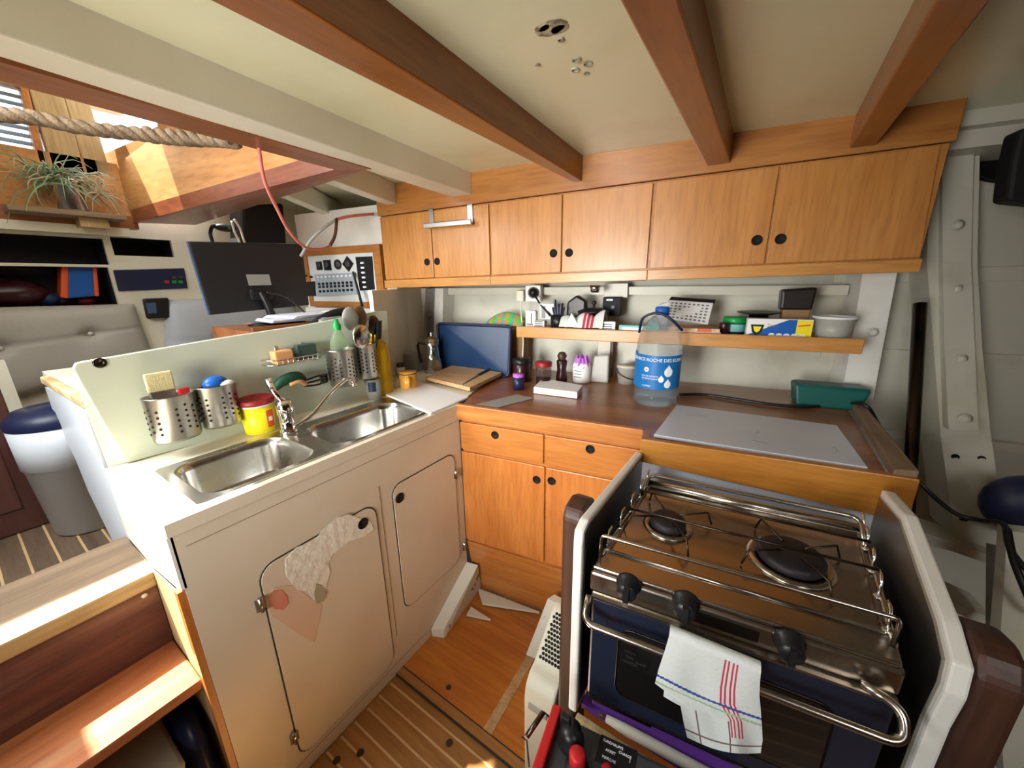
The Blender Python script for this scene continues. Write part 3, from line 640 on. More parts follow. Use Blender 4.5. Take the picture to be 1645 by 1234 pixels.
q = [(-0.01 + 0.002, 1.785, 0.903), (0.585, 1.75, 0.903), (0.555, 1.365, 0.903), (-0.065, 1.43, 0.903)]
q = [(0.015, 1.785, 0.903), (0.585, 1.745, 0.903), (0.552, 1.362, 0.903), (-0.055, 1.385, 0.903)]
b.prism(q, (0, 0, 0.012), 0.002); b.m = 1
random.seed(5)
for cx_, cy_, r, a0, a1 in ((0.10, 1.62, 0.05, 1, 2.6), (0.27, 1.56, 0.03, -1, 0.5), (0.47, 1.48, 0.04, -0.8, 0.5), (0.30, 1.50, 0.05, 4, 5)):
    b.tube([(cx_ + r * math.cos(a0 + (a1 - a0) * i / 6), cy_ + r * math.sin(a0 + (a1 - a0) * i / 6), 0.9152) for i in range(7)], 0.0008, 4)
one('cutting_board', b, ['board_white', 'scratch'], 'large white plastic board lying on the cool box behind the stove', 'board', (0.26, 1.57, 0.903), frame=9)
# ================================================================== UPPER CABINETS
UB = 1.96; ZB, ZT = 1.505, 1.872
b = MB(); b.prism([(-1.795, UB, 1.873), (-1.795, UB, 2.041), (0.80, UB, 2.041), (0.80, UB, 1.915)], (0, 0.022, 0)); struct('trim_25', b, 'teak_header', 9, bev=0.002)
def zo(a): return 0.042 * (a + 1.785) / 2.575
def upper(a0, am, a1, label, h1, h2, last=False):
    global t
    t = Thing('wall_cabinet', label, 'cabinet', ((a0 + a1) / 2, UB, 1.44), 'row of teak wall cabinets', 9)
    def sl_(x0, x1, b0, b1, z0, z1, bev=0.0): b.prism([(x0, b0, z0 + zo(x0)), (x0, b0, z1 + zo(x0)), (x1, b0, z1 + zo(x1)), (x1, b0, z0 + zo(x1))], (0, b1 - b0, 0), bev)
    b = MB(); sl_(a0, a1, UB + 0.014, UB + 0.026, 1.48, 1.870); sl_(a0, a0 + 0.012, UB + 0.026, 2.27, 1.45, 1.865); sl_(a1 - 0.012, a1, UB + 0.026, 2.27, 1.45, 1.865); sl_(a0 + 0.012, a1 - 0.012, UB + 0.026, 2.27, 1.45, 1.462)
    t.part('carcass', b, 'teak_upper')
    b = MB(); sl_(a0, a1, UB - 0.012, UB + 0.033, 1.439, 1.487, 0.003); t.part('bottom_rail', b, 'teak_rail')
    for x0, x1, hp in ((a0 + 0.005, am - 0.003, h1), (am + 0.003, a1 - 0.005, h2)):
        b = MB(); x1b = x1; x1t = x1 - (0.022 if last and x1 > 0.7 else 0)
        b.prism([(x0, UB, 1.492 + zo(x0)), (x0, UB, 1.864 + zo(x0)), (x1t, UB, 1.864 + zo(x1)), (x1b, UB, 1.492 + zo(x1))], (0, 0.0135, 0), 0.003); d = t.part('door', b, 'teak_upper')
        p = PB(*hp, UB - 0.001); h = MB(); h.lathe([(0.021, 0), (0.020, 0.002), (0.017, 0.0025), (0.016, 0.0008), (0, 0.0008)], seg=22, mtx=Matrix.Translation(p) @ rmat('X', 90))
        t.part('finger_hole', h, 'dark_hole', d)
upper(-1.785, -1.40, -1.012, 'leftmost teak wall cabinet with the steel towel bar on its door', (686, 421), (702, 420))
upper(-1.011, -0.60, -0.173, 'middle teak wall cabinet between the two ceiling beams', (889, 407), (914, 406))
upper(-0.172, 0.298, 0.79, 'rightmost and widest teak wall cabinet beside the bolted hull frame', (1216, 386), (1254, 384), True)
t = Thing('towel_bar', 'brushed steel towel bar hooked over the leftmost wall cabinet door', 'towel rail', (-1.25, UB - 0.03, 1.80), frame=9)
b = MB(); pa, pb = PB(681, 366, UB - 0.045), PB(757, 357, UB - 0.045); b.box(pa.x, pb.x, UB - 0.052, UB - 0.040, 1.772, 1.80, 0.004); t.part('bar', b, 'steel_brushed')
for px in (689, 752):
    p = PB(px, 350, UB - 0.03); b = MB(); b.box(p.x - 0.016, p.x + 0.016, UB - 0.008, UB - 0.004, 1.775, 1.885); b.box(p.x - 0.016, p.x + 0.016, UB - 0.045, UB - 0.006, 1.775, 1.780); b.box(p.x - 0.016, p.x + 0.016, UB - 0.008, UB - 0.0005, 1.880, 1.8845)
    t.part('hook', b, 'steel_brushed')
# shelf
t = Thing('wall_shelf', 'long light teak shelf under the wall cabinets', 'shelf', (-0.1, 2.1, 1.17), frame=9)
b = MB(); b.box(-0.86, 0.675, UB + 0.018, 2.17, 1.185, 1.205); b.box(-0.86, 0.60, 2.17, 2.31, 1.185, 1.205); t.part('board', b, 'teak_rail')
b = MB(); b.box(-0.86, 0.685, UB, UB + 0.018, 1.160, 1.222, 0.004); t.part('front_lip', b, 'teak_rail')
ST = 1.2055   # shelf top
CT = 0.900    # counter top
# ================================================================== STOVE
FL, FR_, RL, RR = Vector((-0.262, 0.75, 0)), Vector((0.300, 0.817, 0)), Vector((-0.252, 1.215, 0)), Vector((0.322, 1.275, 0))
def G(s_, t_, z): 
    p = FL.lerp(FR_, s_).lerp(RL.lerp(RR, s_), t_); return Vector((p.x, p.y, z))
FU = (FR_ - FL).normalized(); FN = Vector((FU.y, -FU.x, 0))      # along and out of the front
FANG = math.atan2(FU.y, FU.x)
t = Thing('stove', 'stainless steel two burner gas stove with oven hung between white side panels', 'stove', (0.03, 1.0, 0.25))
b = MB(); zt = 0.80
b.prism([G(0, 0.02, 0.735), G(1, 0.02, 0.735), G(1, 1, 0.735), G(0, 1, 0.735)], (0, 0, 0.048)); 
b.prism([G(0, -0.015, 0.783), G(1, -0.015, 0.783), G(1, 1, 0.783), G(0, 1, 0.783)], (0, 0, 0.012), 0.004)
rim = [G(0.03, 0.13, 0.797), G(0.965, 0.13, 0.797), G(0.965, 0.93, 0.797), G(0.03, 0.93, 0.797)]
b.tube([*smoothpath([rim[0], rim[1], rim[2], rim[3]], 1)], 0.005, 8, closed=True)
top = t.part('hob', b, 'hob_steel')
b = MB(); b.prism([G(-0.005, -0.03, 0.728), G(1.01, -0.03, 0.728), G(1.01, 0.01, 0.728), G(-0.005, 0.01, 0.728)], (0, 0, 0.055), 0.006)
b.m = 1; p = G(0.36, -0.0305, 0.755); q = G(0.62, -0.0305, 0.755); b.prism([p + Vector((0, 0, -0.014)), q + Vector((0, 0, -0.014)), q + Vector((0, 0, 0.014)), p + Vector((0, 0, 0.014))], FN * 0.001)
t.part('control_panel', b, ['hob_steel', 'dark_steel'])
b = MB(); b.prism([G(0.0, 0.03, 0.33), G(1, 0.03, 0.33), G(1, 1, 0.33), G(0, 1, 0.33)], (0, 0, 0.40)); t.part('oven_body', b, 'dark_steel')
b = MB()
for sx in (0.01, 0.99): b.tube([G(sx, 0.08, 0.795), G(sx, 0.97, 0.795)], 0.006, 8)
b.tube([G(0.02, 0.955, 0.803), G(0.98, 0.955, 0.803)], 0.013, 12); t.part('hob_border', b, 'hob_rail')
for k, (px, py) in enumerate(((1008, 946), (1101, 976), (1270, 1042))):
    p = hit(px, py, FN, FN.dot(G(0, -0.03, 0)) + 0.018)
    b = MB(); mt = Matrix.Translation(p - FN * 0.018) @ Matrix.Rotation(FANG, 4, 'Z') @ rmat('X', 90)
    b.lathe([(0, 0), (0.029, 0), (0.028, 0.006), (0.023, 0.009), (0.022, 0.032), (0.019, 0.036), (0, 0.036)], seg=20, mtx=mt)
    tb = bmesh.new(); bmesh.ops.create_cube(tb, size=1); tb.transform(Matrix.Diagonal((0.012, 0.040, 0.012, 1))); tb.transform(Matrix.Translation((0, 0, 0.036))); b.join(tb, mt)
    t.part('knob', b, 'black_plastic')
for (px, py, r) in ((1073, 838, 0.052), (1270, 893, 0.078)):
    c = PZ(px, py, 0.812); b = MB(); b.lathe([(0, 0.7945), (r + 0.014, 0.7945), (r + 0.012, 0.80), (r + 0.002, 0.803), (r * 0.9, 0.797), (0, 0.797)], (c.x, c.y, 0), 32)
    o = t.part('burner_ring', b, 'hob_rail')
    b = MB(); b.lathe([(0, 0.800), (r * 0.86, 0.800), (r * 0.90, 0.806), (r * 0.90, 0.818), (r * 0.80, 0.824), (r * 0.45, 0.826), (0.0, 0.824)], (c.x, c.y, 0), 32); t.part('burner_cap', b, 'cast_iron', o)
b = MB(); zg = 0.848
for tt in (0.42, 0.66): b.tube([G(0.03, tt, zg), G(0.97, tt, zg)], 0.0035, 8)
for (px, py, r) in ((1073, 838, 0.052), (1270, 893, 0.078)):
    c = PZ(px, py, 0.812)
    for a in (0.6, 2.2, 3.8, 5.3): b.tube([(c.x + 0.03 * math.cos(a), c.y + 0.03 * math.sin(a), 0.832), (c.x + 0.11 * math.cos(a), c.y + 0.11 * math.sin(a), 0.838), (c.x + 0.125 * math.cos(a), c.y + 0.125 * math.sin(a), 0.80)], 0.0028, 6)
t.part('pan_support', b, 'dark_steel')
b = MB(); zf = 0.862
b.tube(roundpath([G(0.008, 0.06, 0.795), G(0.008, 0.06, zf), G(0.985, 0.075, zf - 0.006), G(0.985, 0.075, 0.797)], 0.014), 0.0048, 8); t.part('fiddle_rail', b, 'hob_rail')
b = MB(); b.tube(roundpath([G(0.02, 0.80, 0.80), G(0.02, 0.94, 0.84), G(0.965, 0.94, 0.84), G(0.975, 0.78, 0.80)], 0.03), 0.006, 8); t.part('fiddle_rail', b, 'hob_rail')
for side in (0.015, 0.975):
    for tt in (0.14, 0.36, 0.56, 0.76, 0.92):
        b = MB(); g = G(side, tt, 0.80); b.tube([g, g + Vector((0, 0, 0.035)), g + Vector((0.0, 0.012, 0.045)), g + Vector((0, 0.03, 0.045))], 0.0036, 6); b.lathe([(0, 0), (0.008, 0), (0.008, 0.006), (0, 0.006)], g - Vector((0, 0, 0.004)), 10); t.part('rail_clip', b, 'chrome')
# oven door
def D(u, z, o=0.0): return G(u, -0.01, z) + FN * o
b = MB()
b.prism([D(0.01, 0.405), D(1.0, 0.405), D(1.0, 0.722), D(0.01, 0.722)], FN * 0.022, 0.006)
door = t.part('oven_door', b, 'oven_enamel')
def rr3(u0, u1, z0, z1, r, o, n=5):
    L = (FR_ - FL).length; return [D(x / L, zz, o) for x, zz in rrect(u0 * L, u1 * L, z0, z1, r, n)]
b = MB(); b.prism(rr3(0.14, 0.86, 0.455, 0.66, 0.03, 0.0225), FN * 0.002); b.m = 1
ln = rr3(0.135, 0.865, 0.45, 0.665, 0.034, 0.024); b.tube(ln, 0.002, 6, closed=True)
t.part('window', b, ['oven_glass', 'dark_steel'], door)
b = MB(); b.tube(roundpath([D(0.0, 0.722, 0.022), D(0.0, 0.688, 0.070), D(0.995, 0.692, 0.072), D(0.995, 0.738, 0.040), D(0.90, 0.742, 0.022)], 0.03, 8), 0.0085, 10); t.part('handle', b, 'hob_rail', door)
b = MB(); b.prism([D(0.01, 0.722, 0.0), D(1.0, 0.722, 0), D(1.0, 0.728, 0), D(0.01, 0.728, 0)], FN * 0.026); t.part('door_trim', b, 'hob_rail', door)
b = MB(); b.prism([D(0.012, 0.402, 0.0), D(1.0, 0.402, 0), D(1.0, 0.407, 0), D(0.012, 0.407, 0)], FN * 0.026); t.part('door_trim', b, 'hob_rail', door)
# side panels of the stove recess
def yz(x0, x1, pts, bev=0.006): b = MB(); b.prism([(x0, y, z) for y, z in pts], (x1 - x0, 0, 0), bev); return b
t = Thing('stove_side_panel', 'white painted side panel on the left of the stove with a steel liner', 'panel', (-0.30, 1.0, 0.0), 'white panels either side of the stove')
t.part('board', yz(-0.315, -0.290, [(1.29, 0.865), (0.78, 0.89), (0.745, 0.875), (0.74, 0.84), (0.745, 0.27), (1.29, 0.27)]), 'white_paint')
t.part('liner', yz(-0.290, -0.286, [(1.285, 0.852), (0.785, 0.877), (0.757, 0.865), (0.755, 0.30), (1.285, 0.30)], 0.0), 'dark_steel')
t = Thing('stove_side_panel', 'white painted side panel on the right of the stove with a steel liner', 'panel', (0.35, 1.0, 0.0), 'white panels either side of the stove')
def yzs(dx, pts, th, bev=0.005): b = MB(); b.prism([(x + dx, y, z) for x, y, z in pts], (th, 0, 0), bev); return b
t.part('board', yzs(0, [(0.345, 1.325, 0.90), (0.345, 1.15, 0.925), (0.345, 0.87, 0.872), (0.345, 0.80, 0.845), (0.345, 0.79, 0.79), (0.345, 0.80, 0.71), (0.345, 0.80, 0.0), (0.345, 1.325, 0.0)], 0.028), 'white_paint')
t.part('liner', yz(0.340, 0.345, [(1.31, 0.885), (1.15, 0.909), (0.875, 0.857), (0.815, 0.832), (0.806, 0.79), (0.815, 0.70), (0.815, 0.02), (1.31, 0.02)], 0.0), 'steel_brushed')
one('corner_post', yz(-0.375, -0.318, [(0.80, FZ), (0.80, 0.86), (0.815, 0.885), (0.86, 0.895), (0.90, 0.88), (0.90, FZ)], 0.01), 'dark_post', 'dark worn wooden post left of the stove beside the white heater', 'post', (-0.345, 0.85, FZ), 'wooden posts either side of the stove')
one('corner_post', yz(0.375, 0.435, [(0.80, FZ), (0.80, 0.83), (0.82, 0.865), (0.86, 0.875), (0.92, 0.86), (0.92, FZ)], 0.012), 'dark_post', 'dark worn wooden post right of the stove against the hull side', 'post', (0.405, 0.86, FZ), 'wooden posts either side of the stove')
one('stove_sill', yz(-0.285, 0.33, [(0.725, 0.20), (0.725, 0.285), (0.745, 0.285), (0.745, 0.20)], 0.004), 'step_nose', 'wooden sill board under the oven in front of the purple tray', 'board', (0.02, 0.75, 0.20))
b = MB(); b.box(-0.255, 0.29, 0.80, 1.15, 0.285, 0.300, 0.006); b.prism([(-0.255, 0.775, 0.30), (-0.255, 0.775, 0.385), (0.29, 0.805, 0.385), (0.29, 0.80, 0.30)], (0, 0.008, 0), 0.003); b.box(-0.255, 0.29, 1.138, 1.15, 0.30, 0.322, 0.004)
b.box(-0.285, 0.33, 0.775, 1.2, 0.262, 0.280); one('plastic_tray', b, 'purple', 'purple plastic tray lying under the oven', 'tray', (0.0, 1.0, 0.262))
b = MB(); b.tube([(-0.205, 0.752, 0.315), (-0.15, 0.753, 0.317), (0.30, 0.775, 0.335)], [0.009, 0.014, 0.014], 12); b.m = 1; b.tube([(-0.225, 0.752, 0.315), (-0.205, 0.752, 0.315)], 0.006, 10)
one('white_rod', b, ['ivory', 'brown_cord'], 'long white rod with a brown tip lying below the oven', 'rod', (-0.0, 0.79, 0.28))
# dish towel over the oven handle
TP = FN.dot(G(0, -0.01, 0)) + 0.082
def tw(px, py, o=0.0): return hit(px, py, FN, TP + o)
b = MB(); rows = [((1075, 1021), (1222, 1083)), ((1068, 1045), (1221, 1095)), ((1058, 1075), (1220, 1118)), ((1052, 1098), (1222, 1140)), ((1092, 1128), (1224, 1165)), ((1098, 1160), (1225, 1190)), ((1104, 1185), (1222, 1210))]
NU, NV = 100, 110
def tfn(u, v):
    s_ = v * (len(rows) - 1); i = min(int(s_), len(rows) - 2); k = s_ - i
    l = [rows[i][0][j] * (1 - k) + rows[i + 1][0][j] * k for j in (0, 1)]; r = [rows[i][1][j] * (1 - k) + rows[i + 1][1][j] * k for j in (0, 1)]
    px = l[0] * (1 - u) + r[0] * u; py = l[1] * (1 - u) + r[1] * u + (10 * math.sin(PI * u) * v)
    return tw(px, py, 0.006 * math.sin(9 * u + 2.5 * v) * v + 0.004 * math.sin(17 * u - 4 * v) * v + 0.004)
tb = bmesh.new(); V = [[tb.verts.new(tfn(i / NU, j / NV)) for j in range(NV + 1)] for i in range(NU + 1)]
for i in range(NU):
    for j in range(NV):
        fc = tb.faces.new((V[i][j], V[i + 1][j], V[i + 1][j + 1], V[i][j + 1])); fc.smooth = True
        u = i / NU; v = j / NV; mi = 0
        if 0.60 + 0.0 * v < u < 0.76 and v < 0.82 and (int((u - 0.60) / 0.0228) % 2 == 0): mi = 1
        dg = v - (0.42 + 0.20 * u) + 0.02
        if abs(dg) < 0.013: mi = 2
        elif abs(dg - 0.07) < 0.012: mi = 3
        if v > 0.68 and (18 <= i <= 19 or 58 <= i <= 59): mi = 4
        if v > 0.86 and 99 <= j <= 100: mi = 4
        fc.material_index = mi
# keep material indices: copy straight into the builder
mp = {v: b.bm.verts.new(v.co) for v in tb.verts}
for fc in tb.faces: n_ = b.bm.faces.new([mp[v] for v in fc.verts]); n_.material_index = fc.material_index; n_.smooth = True
tb.free(); g0 = len(b.bm.faces)
b.m = 0                                             # the part passing over the bar and the back flap
def over(u, v):
    p = tfn(u, 0); a = PI * v; base = p - FN * 0.012
    return base + FN * (0.013 * math.cos(a)) + Vector((0, 0, 0.012 * math.sin(a))) + (Vector((0, 0, 0)) if v < 1 else Vector((0, 0, 0)))
b.grid(over, NU, 8)
def back(u, v): p = tfn(u, 0) - FN * 0.025; return p + Vector((0, 0, -0.20 * v)) + FN * 0.003 * math.sin(8 * u) * v + FU * 0.004 * v
b.grid(back, 20, 10)
one('dish_towel', b, ['cloth_white', 'cloth_red', 'cloth_blue', 'cloth_green', 'cloth_line'], 'white dish towel with red stripes hanging on the oven door handle', 'towel', tuple(G(0.4, -0.2, 0.45)))
# ================================================================== HEATER and TOOL BOX on the sole
t = Thing('fan_heater', 'beige fan heater with a perforated grille standing left of the stove', 'heater', (-0.43, 0.9, FZ))
HXa, HXb = -0.495, -0.385
b = MB(); prof = [(0.79, FZ), (0.79, 0.12), (0.80, 0.165), (0.825, 0.195), (0.86, 0.207), (1.0, 0.32), (1.03, 0.32), (1.03, FZ)]
b.prism([(HXa, y, z) for y, z in prof], (HXb - HXa, 0, 0), 0.008); b.m = 1
e1, e2 = Vector((0, 0.87, 0.215)), Vector((0, 0.99, 0.312)); dn = Vector((0, -(e2 - e1).z, (e2 - e1).y)).normalized()
t.part('body', b, ['heater_plastic'])
b = MB()
for i in range(12):
    for j in range(7):
        c = e1.lerp(e2, (i + 0.5) / 12); x = HXa + 0.012 + (HXb - HXa - 0.024) * ((j + 0.5 + 0.5 * (i % 2)) / 7.5)
        q = Matrix.Translation(Vector((x, c.y, c.z)) + dn * 0.0006) @ Matrix.Rotation(math.atan2(dn.z, dn.y) - PI / 2, 4, 'X')
        b.lathe([(0, 0.0), (0.0055, 0.0), (0.0055, 0.001), (0, 0.001)], seg=8, mtx=q)
t.part('grille', b, 'dark_hole')
b = MB(); b.box(HXa + 0.02, HXb - 0.02, 0.785, 0.792, 0.09, 0.115, 0.003); t.part('badge', b, 'grey_label')
# red framed jump starter box in front of the stove
t = Thing('battery_box', 'grey topped power box with a red edge and knobs in front of the oven', 'tool box', (-0.15, 0.45, 0.1))
P0, P1 = PZ(893, 1136, 0.45), PZ(1100, 1236, 0.45); e = (P1 - P0).normalized(); nn = Vector((e.y, -e.x, 0)); 
def Q(s_, d_, z): return P0 + e * s_ + nn * d_ + Vector((0, 0, z - 0.45))
b = MB(); b.prism([Q(0.012, 0.0, -0.15), Q(0.42, 0.0, -0.15), Q(0.42, 0.40, -0.15), Q(0.012, 0.40, -0.15)], (0, 0, 0.588), 0.01); t.part('case', b, 'dark_grey')
b = MB(); b.prism([Q(-0.008, -0.004, 0.33), Q(0.014, -0.004, 0.33), Q(0.014, 0.40, 0.33), Q(-0.008, 0.40, 0.33)], (0, 0, 0.125), 0.004); t.part('edge_guard', b, 'red')
b = MB(); c = PZ(918, 1180, 0.465); b.lathe([(0, 0.43), (0.030, 0.43), (0.030, 0.455), (0.024, 0.47), (0.022, 0.485), (0, 0.487)], (c.x, c.y, 0), 24); b.box(c.x - 0.03, c.x - 0.006, c.y + 0.0, c.y + 0.014, 0.46, 0.50, 0.003); t.part('knob', b, 'black_plastic', label='black rotary knob')
b = MB(); c = PZ(927, 1222, 0.465); b.lathe([(0, 0.437), (0.026, 0.437), (0.025, 0.45), (0, 0.45)], (c.x, c.y, 0), 22); b.m = 1; b.lathe([(0, 0.45), (0.017, 0.45), (0.018, 0.485), (0.013, 0.49), (0, 0.49)], (c.x, c.y, 0), 20); t.part('knob', b, ['black_plastic', 'red'], label='red push button')
b = MB(); c = PZ(975, 1234, 0.455); b.lathe([(0, 0.437), (0.014, 0.437), (0.012, 0.452), (0, 0.454)], (c.x, c.y, 0), 16); t.part('button', b, 'red')
b = MB(); q0, q1, q2, q3 = [PZ(*p, 0.4385) for p in ((966, 1180), (1024, 1207), (1018, 1245), (955, 1222))]
b.prism([q0, q1, q2, q3], (0, 0, 0.0012)); b.m = 1; ang = math.atan2(e.y, e.x)
for tx, sz, px, py in (('SURCHAUFFE', 0.0075, 985, 1196), ('ARRET', 0.0075, 981, 1208), ('MARCHE', 0.0075, 978, 1220), ('CHARGE', 0.007, 1004, 1213), ('I', 0.013, 1012, 1222)):
    p = PZ(px, py, 0.4405); b.text(tx, sz, Matrix.Translation(p) @ Matrix.Rotation(ang, 4, 'Z'))
t.part('instruction_label', b, ['black_plastic', 'label_white'])
b = MB(); h0, h1, h2 = PZ(884, 1150, 0.44), PZ(872, 1143, 0.44), PZ(845, 1185, 0.42)
b.tube([PZ(886, 1155, 0.44), PZ(873, 1144, 0.45)], 0.0025, 6); b.tube([PZ(873, 1144, 0.45), PZ(846, 1184, 0.43)], 0.0065, 8); b.tube([PZ(838, 1184, 0.42), PZ(846, 1190, 0.42), PZ(850, 1232, 0.42)], 0.0022, 6); t.part('wire_handle', b, 'dark_steel')
b = MB(); p = PY(1590, 1200, 1.0); b.box(0.47, 0.72, 0.9, 1.1, FZ, 0.33, 0.03); b.m = 1; b.box(0.50, 0.60, 0.885, 0.905, 0.25, 0.28, 0.006)
one('tool_bag', b, ['black_matt', 'deep_red'], 'black bag with a red strap in the corner right of the stove', 'bag', (0.6, 1.0, FZ))
# ================================================================== THINGS AROUND THE SINK
def perforated(t, cx, cy, z0, h, rx, ry, nm='cup', cols=16, rows=5, off=0.0):
    b = MB(); b.lathe([(0, z0), (0.94, z0), (1.0, z0 + 0.008), (1.03, z0 + h - 0.004), (1.07, z0 + h), (1.03, z0 + h), (0.97, z0 + h - 0.01), (0.94, z0 + 0.012), (0, z0 + 0.012)], (cx, cy, 0), 36, sx=rx, sy=ry)
    b.m = 1
    for i in range(cols):
        for j in range(rows):
            if i % 4 == 3: continue
            a = off + 2 * PI * i / cols; z = z0 + h * (0.22 + 0.62 * (j + 0.5 * (i % 2)) / rows)
            n = Vector((math.cos(a) / rx, math.sin(a) / ry, 0)).normalized(); p = Vector((cx + rx * 1.018 * math.cos(a), cy + ry * 1.018 * math.sin(a), z))
            b.lathe([(0, 0.001), (0.0042, 0.001), (0.0042, -0.001)], seg=8, mtx=Matrix.Translation(p) @ n.to_track_quat('Z', 'Y').to_matrix().to_4x4())
    return t.part(nm, b, ['steel_brushed', 'dark_hole'])
UH = 'perforated steel cutlery cups at the splashback'
t = Thing('utensil_cup', 'leftmost perforated steel cup on the splashback, a pale pastry brush sticking out', 'utensil cup', (-1.632, 0.375, 0.965), UH); perforated(t, -1.632, 0.368, 0.962, 0.158, 0.048, 0.066)
t = Thing('utensil_cup', 'second perforated steel cup from the left, with a blue brush in it', 'utensil cup', (-1.632, 0.50, 0.97), UH); perforated(t, -1.634, 0.502, 0.968, 0.155, 0.046, 0.062)
t = Thing('utensil_cup', 'perforated steel cup holding the green capped washing-up bottle', 'utensil cup', (-1.632, 1.0, 1.0), UH); perforated(t, -1.622, 1.000, 1.005, 0.172, 0.058, 0.062, rows=6, cols=20)
t = Thing('utensil_cup', 'perforated steel cup full of metal spoons and ladles', 'utensil cup', (-1.62, 1.13, 1.0), UH); perforated(t, -1.620, 1.130, 1.012, 0.172, 0.055, 0.052, rows=6, cols=20)
t = Thing('pastry_brush', 'flat brush with pale bristles standing in the leftmost steel cup', 'brush', (-1.635, 0.355, 0.98))
b = MB(); b.box(-1.643, -1.627, 0.322, 0.392, 1.135, 1.198, 0.004); t.part('bristles', b, 'bristle')
b = MB(); b.box(-1.645, -1.625, 0.324, 0.390, 1.105, 1.137, 0.003); t.part('ferrule', b, 'steel_brushed')
b = MB(); b.box(-1.642, -1.628, 0.34, 0.374, 0.985, 1.107, 0.005); t.part('handle', b, 'navy')
b = MB(); b.box(-1.625, -1.612, 0.392, 0.424, 1.0, 1.135, 0.006); one('spatula', b, 'red', 'red plastic tool in the leftmost steel cup', 'spatula', (-1.62, 0.408, 1.0))
t = Thing('washing_brush', 'blue and white round brush lying in the second steel cup', 'brush', (-1.632, 0.50, 0.985))
b = MB(); b.sphere((-1.632, 0.505, 1.125), 0.04, (0.7, 1, 0.75), 18); t.part('head', b, 'blue'); b = MB(); b.sphere((-1.618, 0.53, 1.122), 0.026, (0.8, 1.1, 0.5), 14); t.part('cap', b, 'white_plastic'); b = MB(); b.cyl((-1.632, 0.49, 0.985), (-1.632, 0.5, 1.10), 0.008); t.part('handle', b, 'blue')
c = PZ(414, 689, 0.9); c.x = min(c.x, -1.60); c = Vector((-1.628, 0.618, 0.9))
t = Thing('cocoa_tub', 'yellow round tub with a red lid beside the faucet', 'tub', tuple(c))
b = MB(); b.lathe([(0, 0.9), (0.050, 0.9), (0.053, 0.905), (0.059, 1.015), (0, 1.015)], (c.x, c.y, 0), 32); b.m = 1
for da, dz0, dz1 in ((0.05, 0.935, 0.985),):
    b.grid(lambda u, v: (c.x + (0.0565 + 0.0015 * v) * math.cos(0.1 + 0.55 * u), c.y + (0.0565 + 0.0015 * v) * math.sin(0.1 + 0.55 * u), 0.925 + 0.07 * v), 8, 2)
b.m = 2; b.grid(lambda u, v: (c.x + 0.0578 * math.cos(0.2 + 0.3 * u), c.y + 0.0578 * math.sin(0.2 + 0.3 * u), 0.95 + 0.018 * v), 6, 1)
t.part('tub', b, ['yellow', 'orange', 'label_white'])
b = MB(); b.lathe([(0.060, 1.013), (0.0605, 1.022), (0, 1.022)], (c.x, c.y, 0), 32); t.part('rim', b, 'ivory')
b = MB(); b.lathe([(0.062, 1.020), (0.064, 1.024), (0.064, 1.038), (0.058, 1.043), (0.052, 1.038), (0, 1.038)], (c.x, c.y, 0), 32); t.part('lid', b, 'deep_red')
t = Thing('soap_rack', 'small wire soap rack hung on the splashback', 'rack', (-1.66, 0.81, 1.14))
b = MB(); y0_, y1_ = 0.695, 0.925
for z, sh in ((1.150, 0), (1.170, 0)): b.tube([(-1.698, y0_, z), (-1.66, y0_, z), (-1.628, y0_ + 0.03, z), (-1.628, y1_ - 0.03, z), (-1.66, y1_, z), (-1.698, y1_, z)], 0.0028, 6)
for i in range(9): y = y0_ + 0.03 + i * (y1_ - y0_ - 0.06) / 8; b.tube([(-1.697, y, 1.148), (-1.63, y, 1.148), (-1.628, y, 1.17)], 0.0018, 5)
for y in (y0_ + 0.06, y1_ - 0.06): b.tube([(-1.697, y, 1.15), (-1.697, y, 1.22)], 0.003, 6)
t.part('wire_frame', b, 'chrome')
b = MB(); b.box(-1.69, -1.64, 0.725, 0.80, 1.151, 1.205, 0.006); one('sponge', b, 'sponge_tan', 'tan sponge block in the wire soap rack', 'sponge', (-1.665, 0.76, 1.151))
b = MB(); b.box(-1.69, -1.655, 0.825, 0.91, 1.151, 1.215, 0.004); one('scouring_pad', b, 'scour_green', 'dark green scouring pad in the wire soap rack', 'scouring pad', (-1.67, 0.868, 1.151))
b = MB(); b.tube(smoothpath([(-1.66, 0.70, 1.045), (-1.655, 0.74, 1.075), (-1.65, 0.80, 1.085), (-1.655, 0.835, 1.06)], 6), [0.012 + 0.012 * math.sin(PI * i / 18) for i in range(19)], 12); b.m = 1
b.tube(smoothpath([(-1.635, 0.76, 1.06), (-1.63, 0.80, 1.065), (-1.64, 0.83, 1.045)], 6), 0.009, 8)
one('scrub_brush', b, ['dark_green', 'sponge_tan'], 'dark green handled brush hung low on the splashback behind the faucet', 'brush', (-1.65, 0.77, 1.03))
b = MB()
for k in range(3): b.tube(smoothpath([(-1.68, 0.84, 1.05 - 0.012 * k), (-1.66, 0.90, 1.065 - 0.02 * k), (-1.665, 0.945, 1.06 - 0.01 * k)], 5), 0.004, 6); b.sphere((-1.66, 0.925, 1.06 - 0.014 * k), 0.014, (0.4, 1.5, 0.7), 10)
one('measuring_spoons', b, 'dark_steel', 'small dark metal spoons hung beside the green brush', 'spoons', (-1.67, 0.9, 1.03))
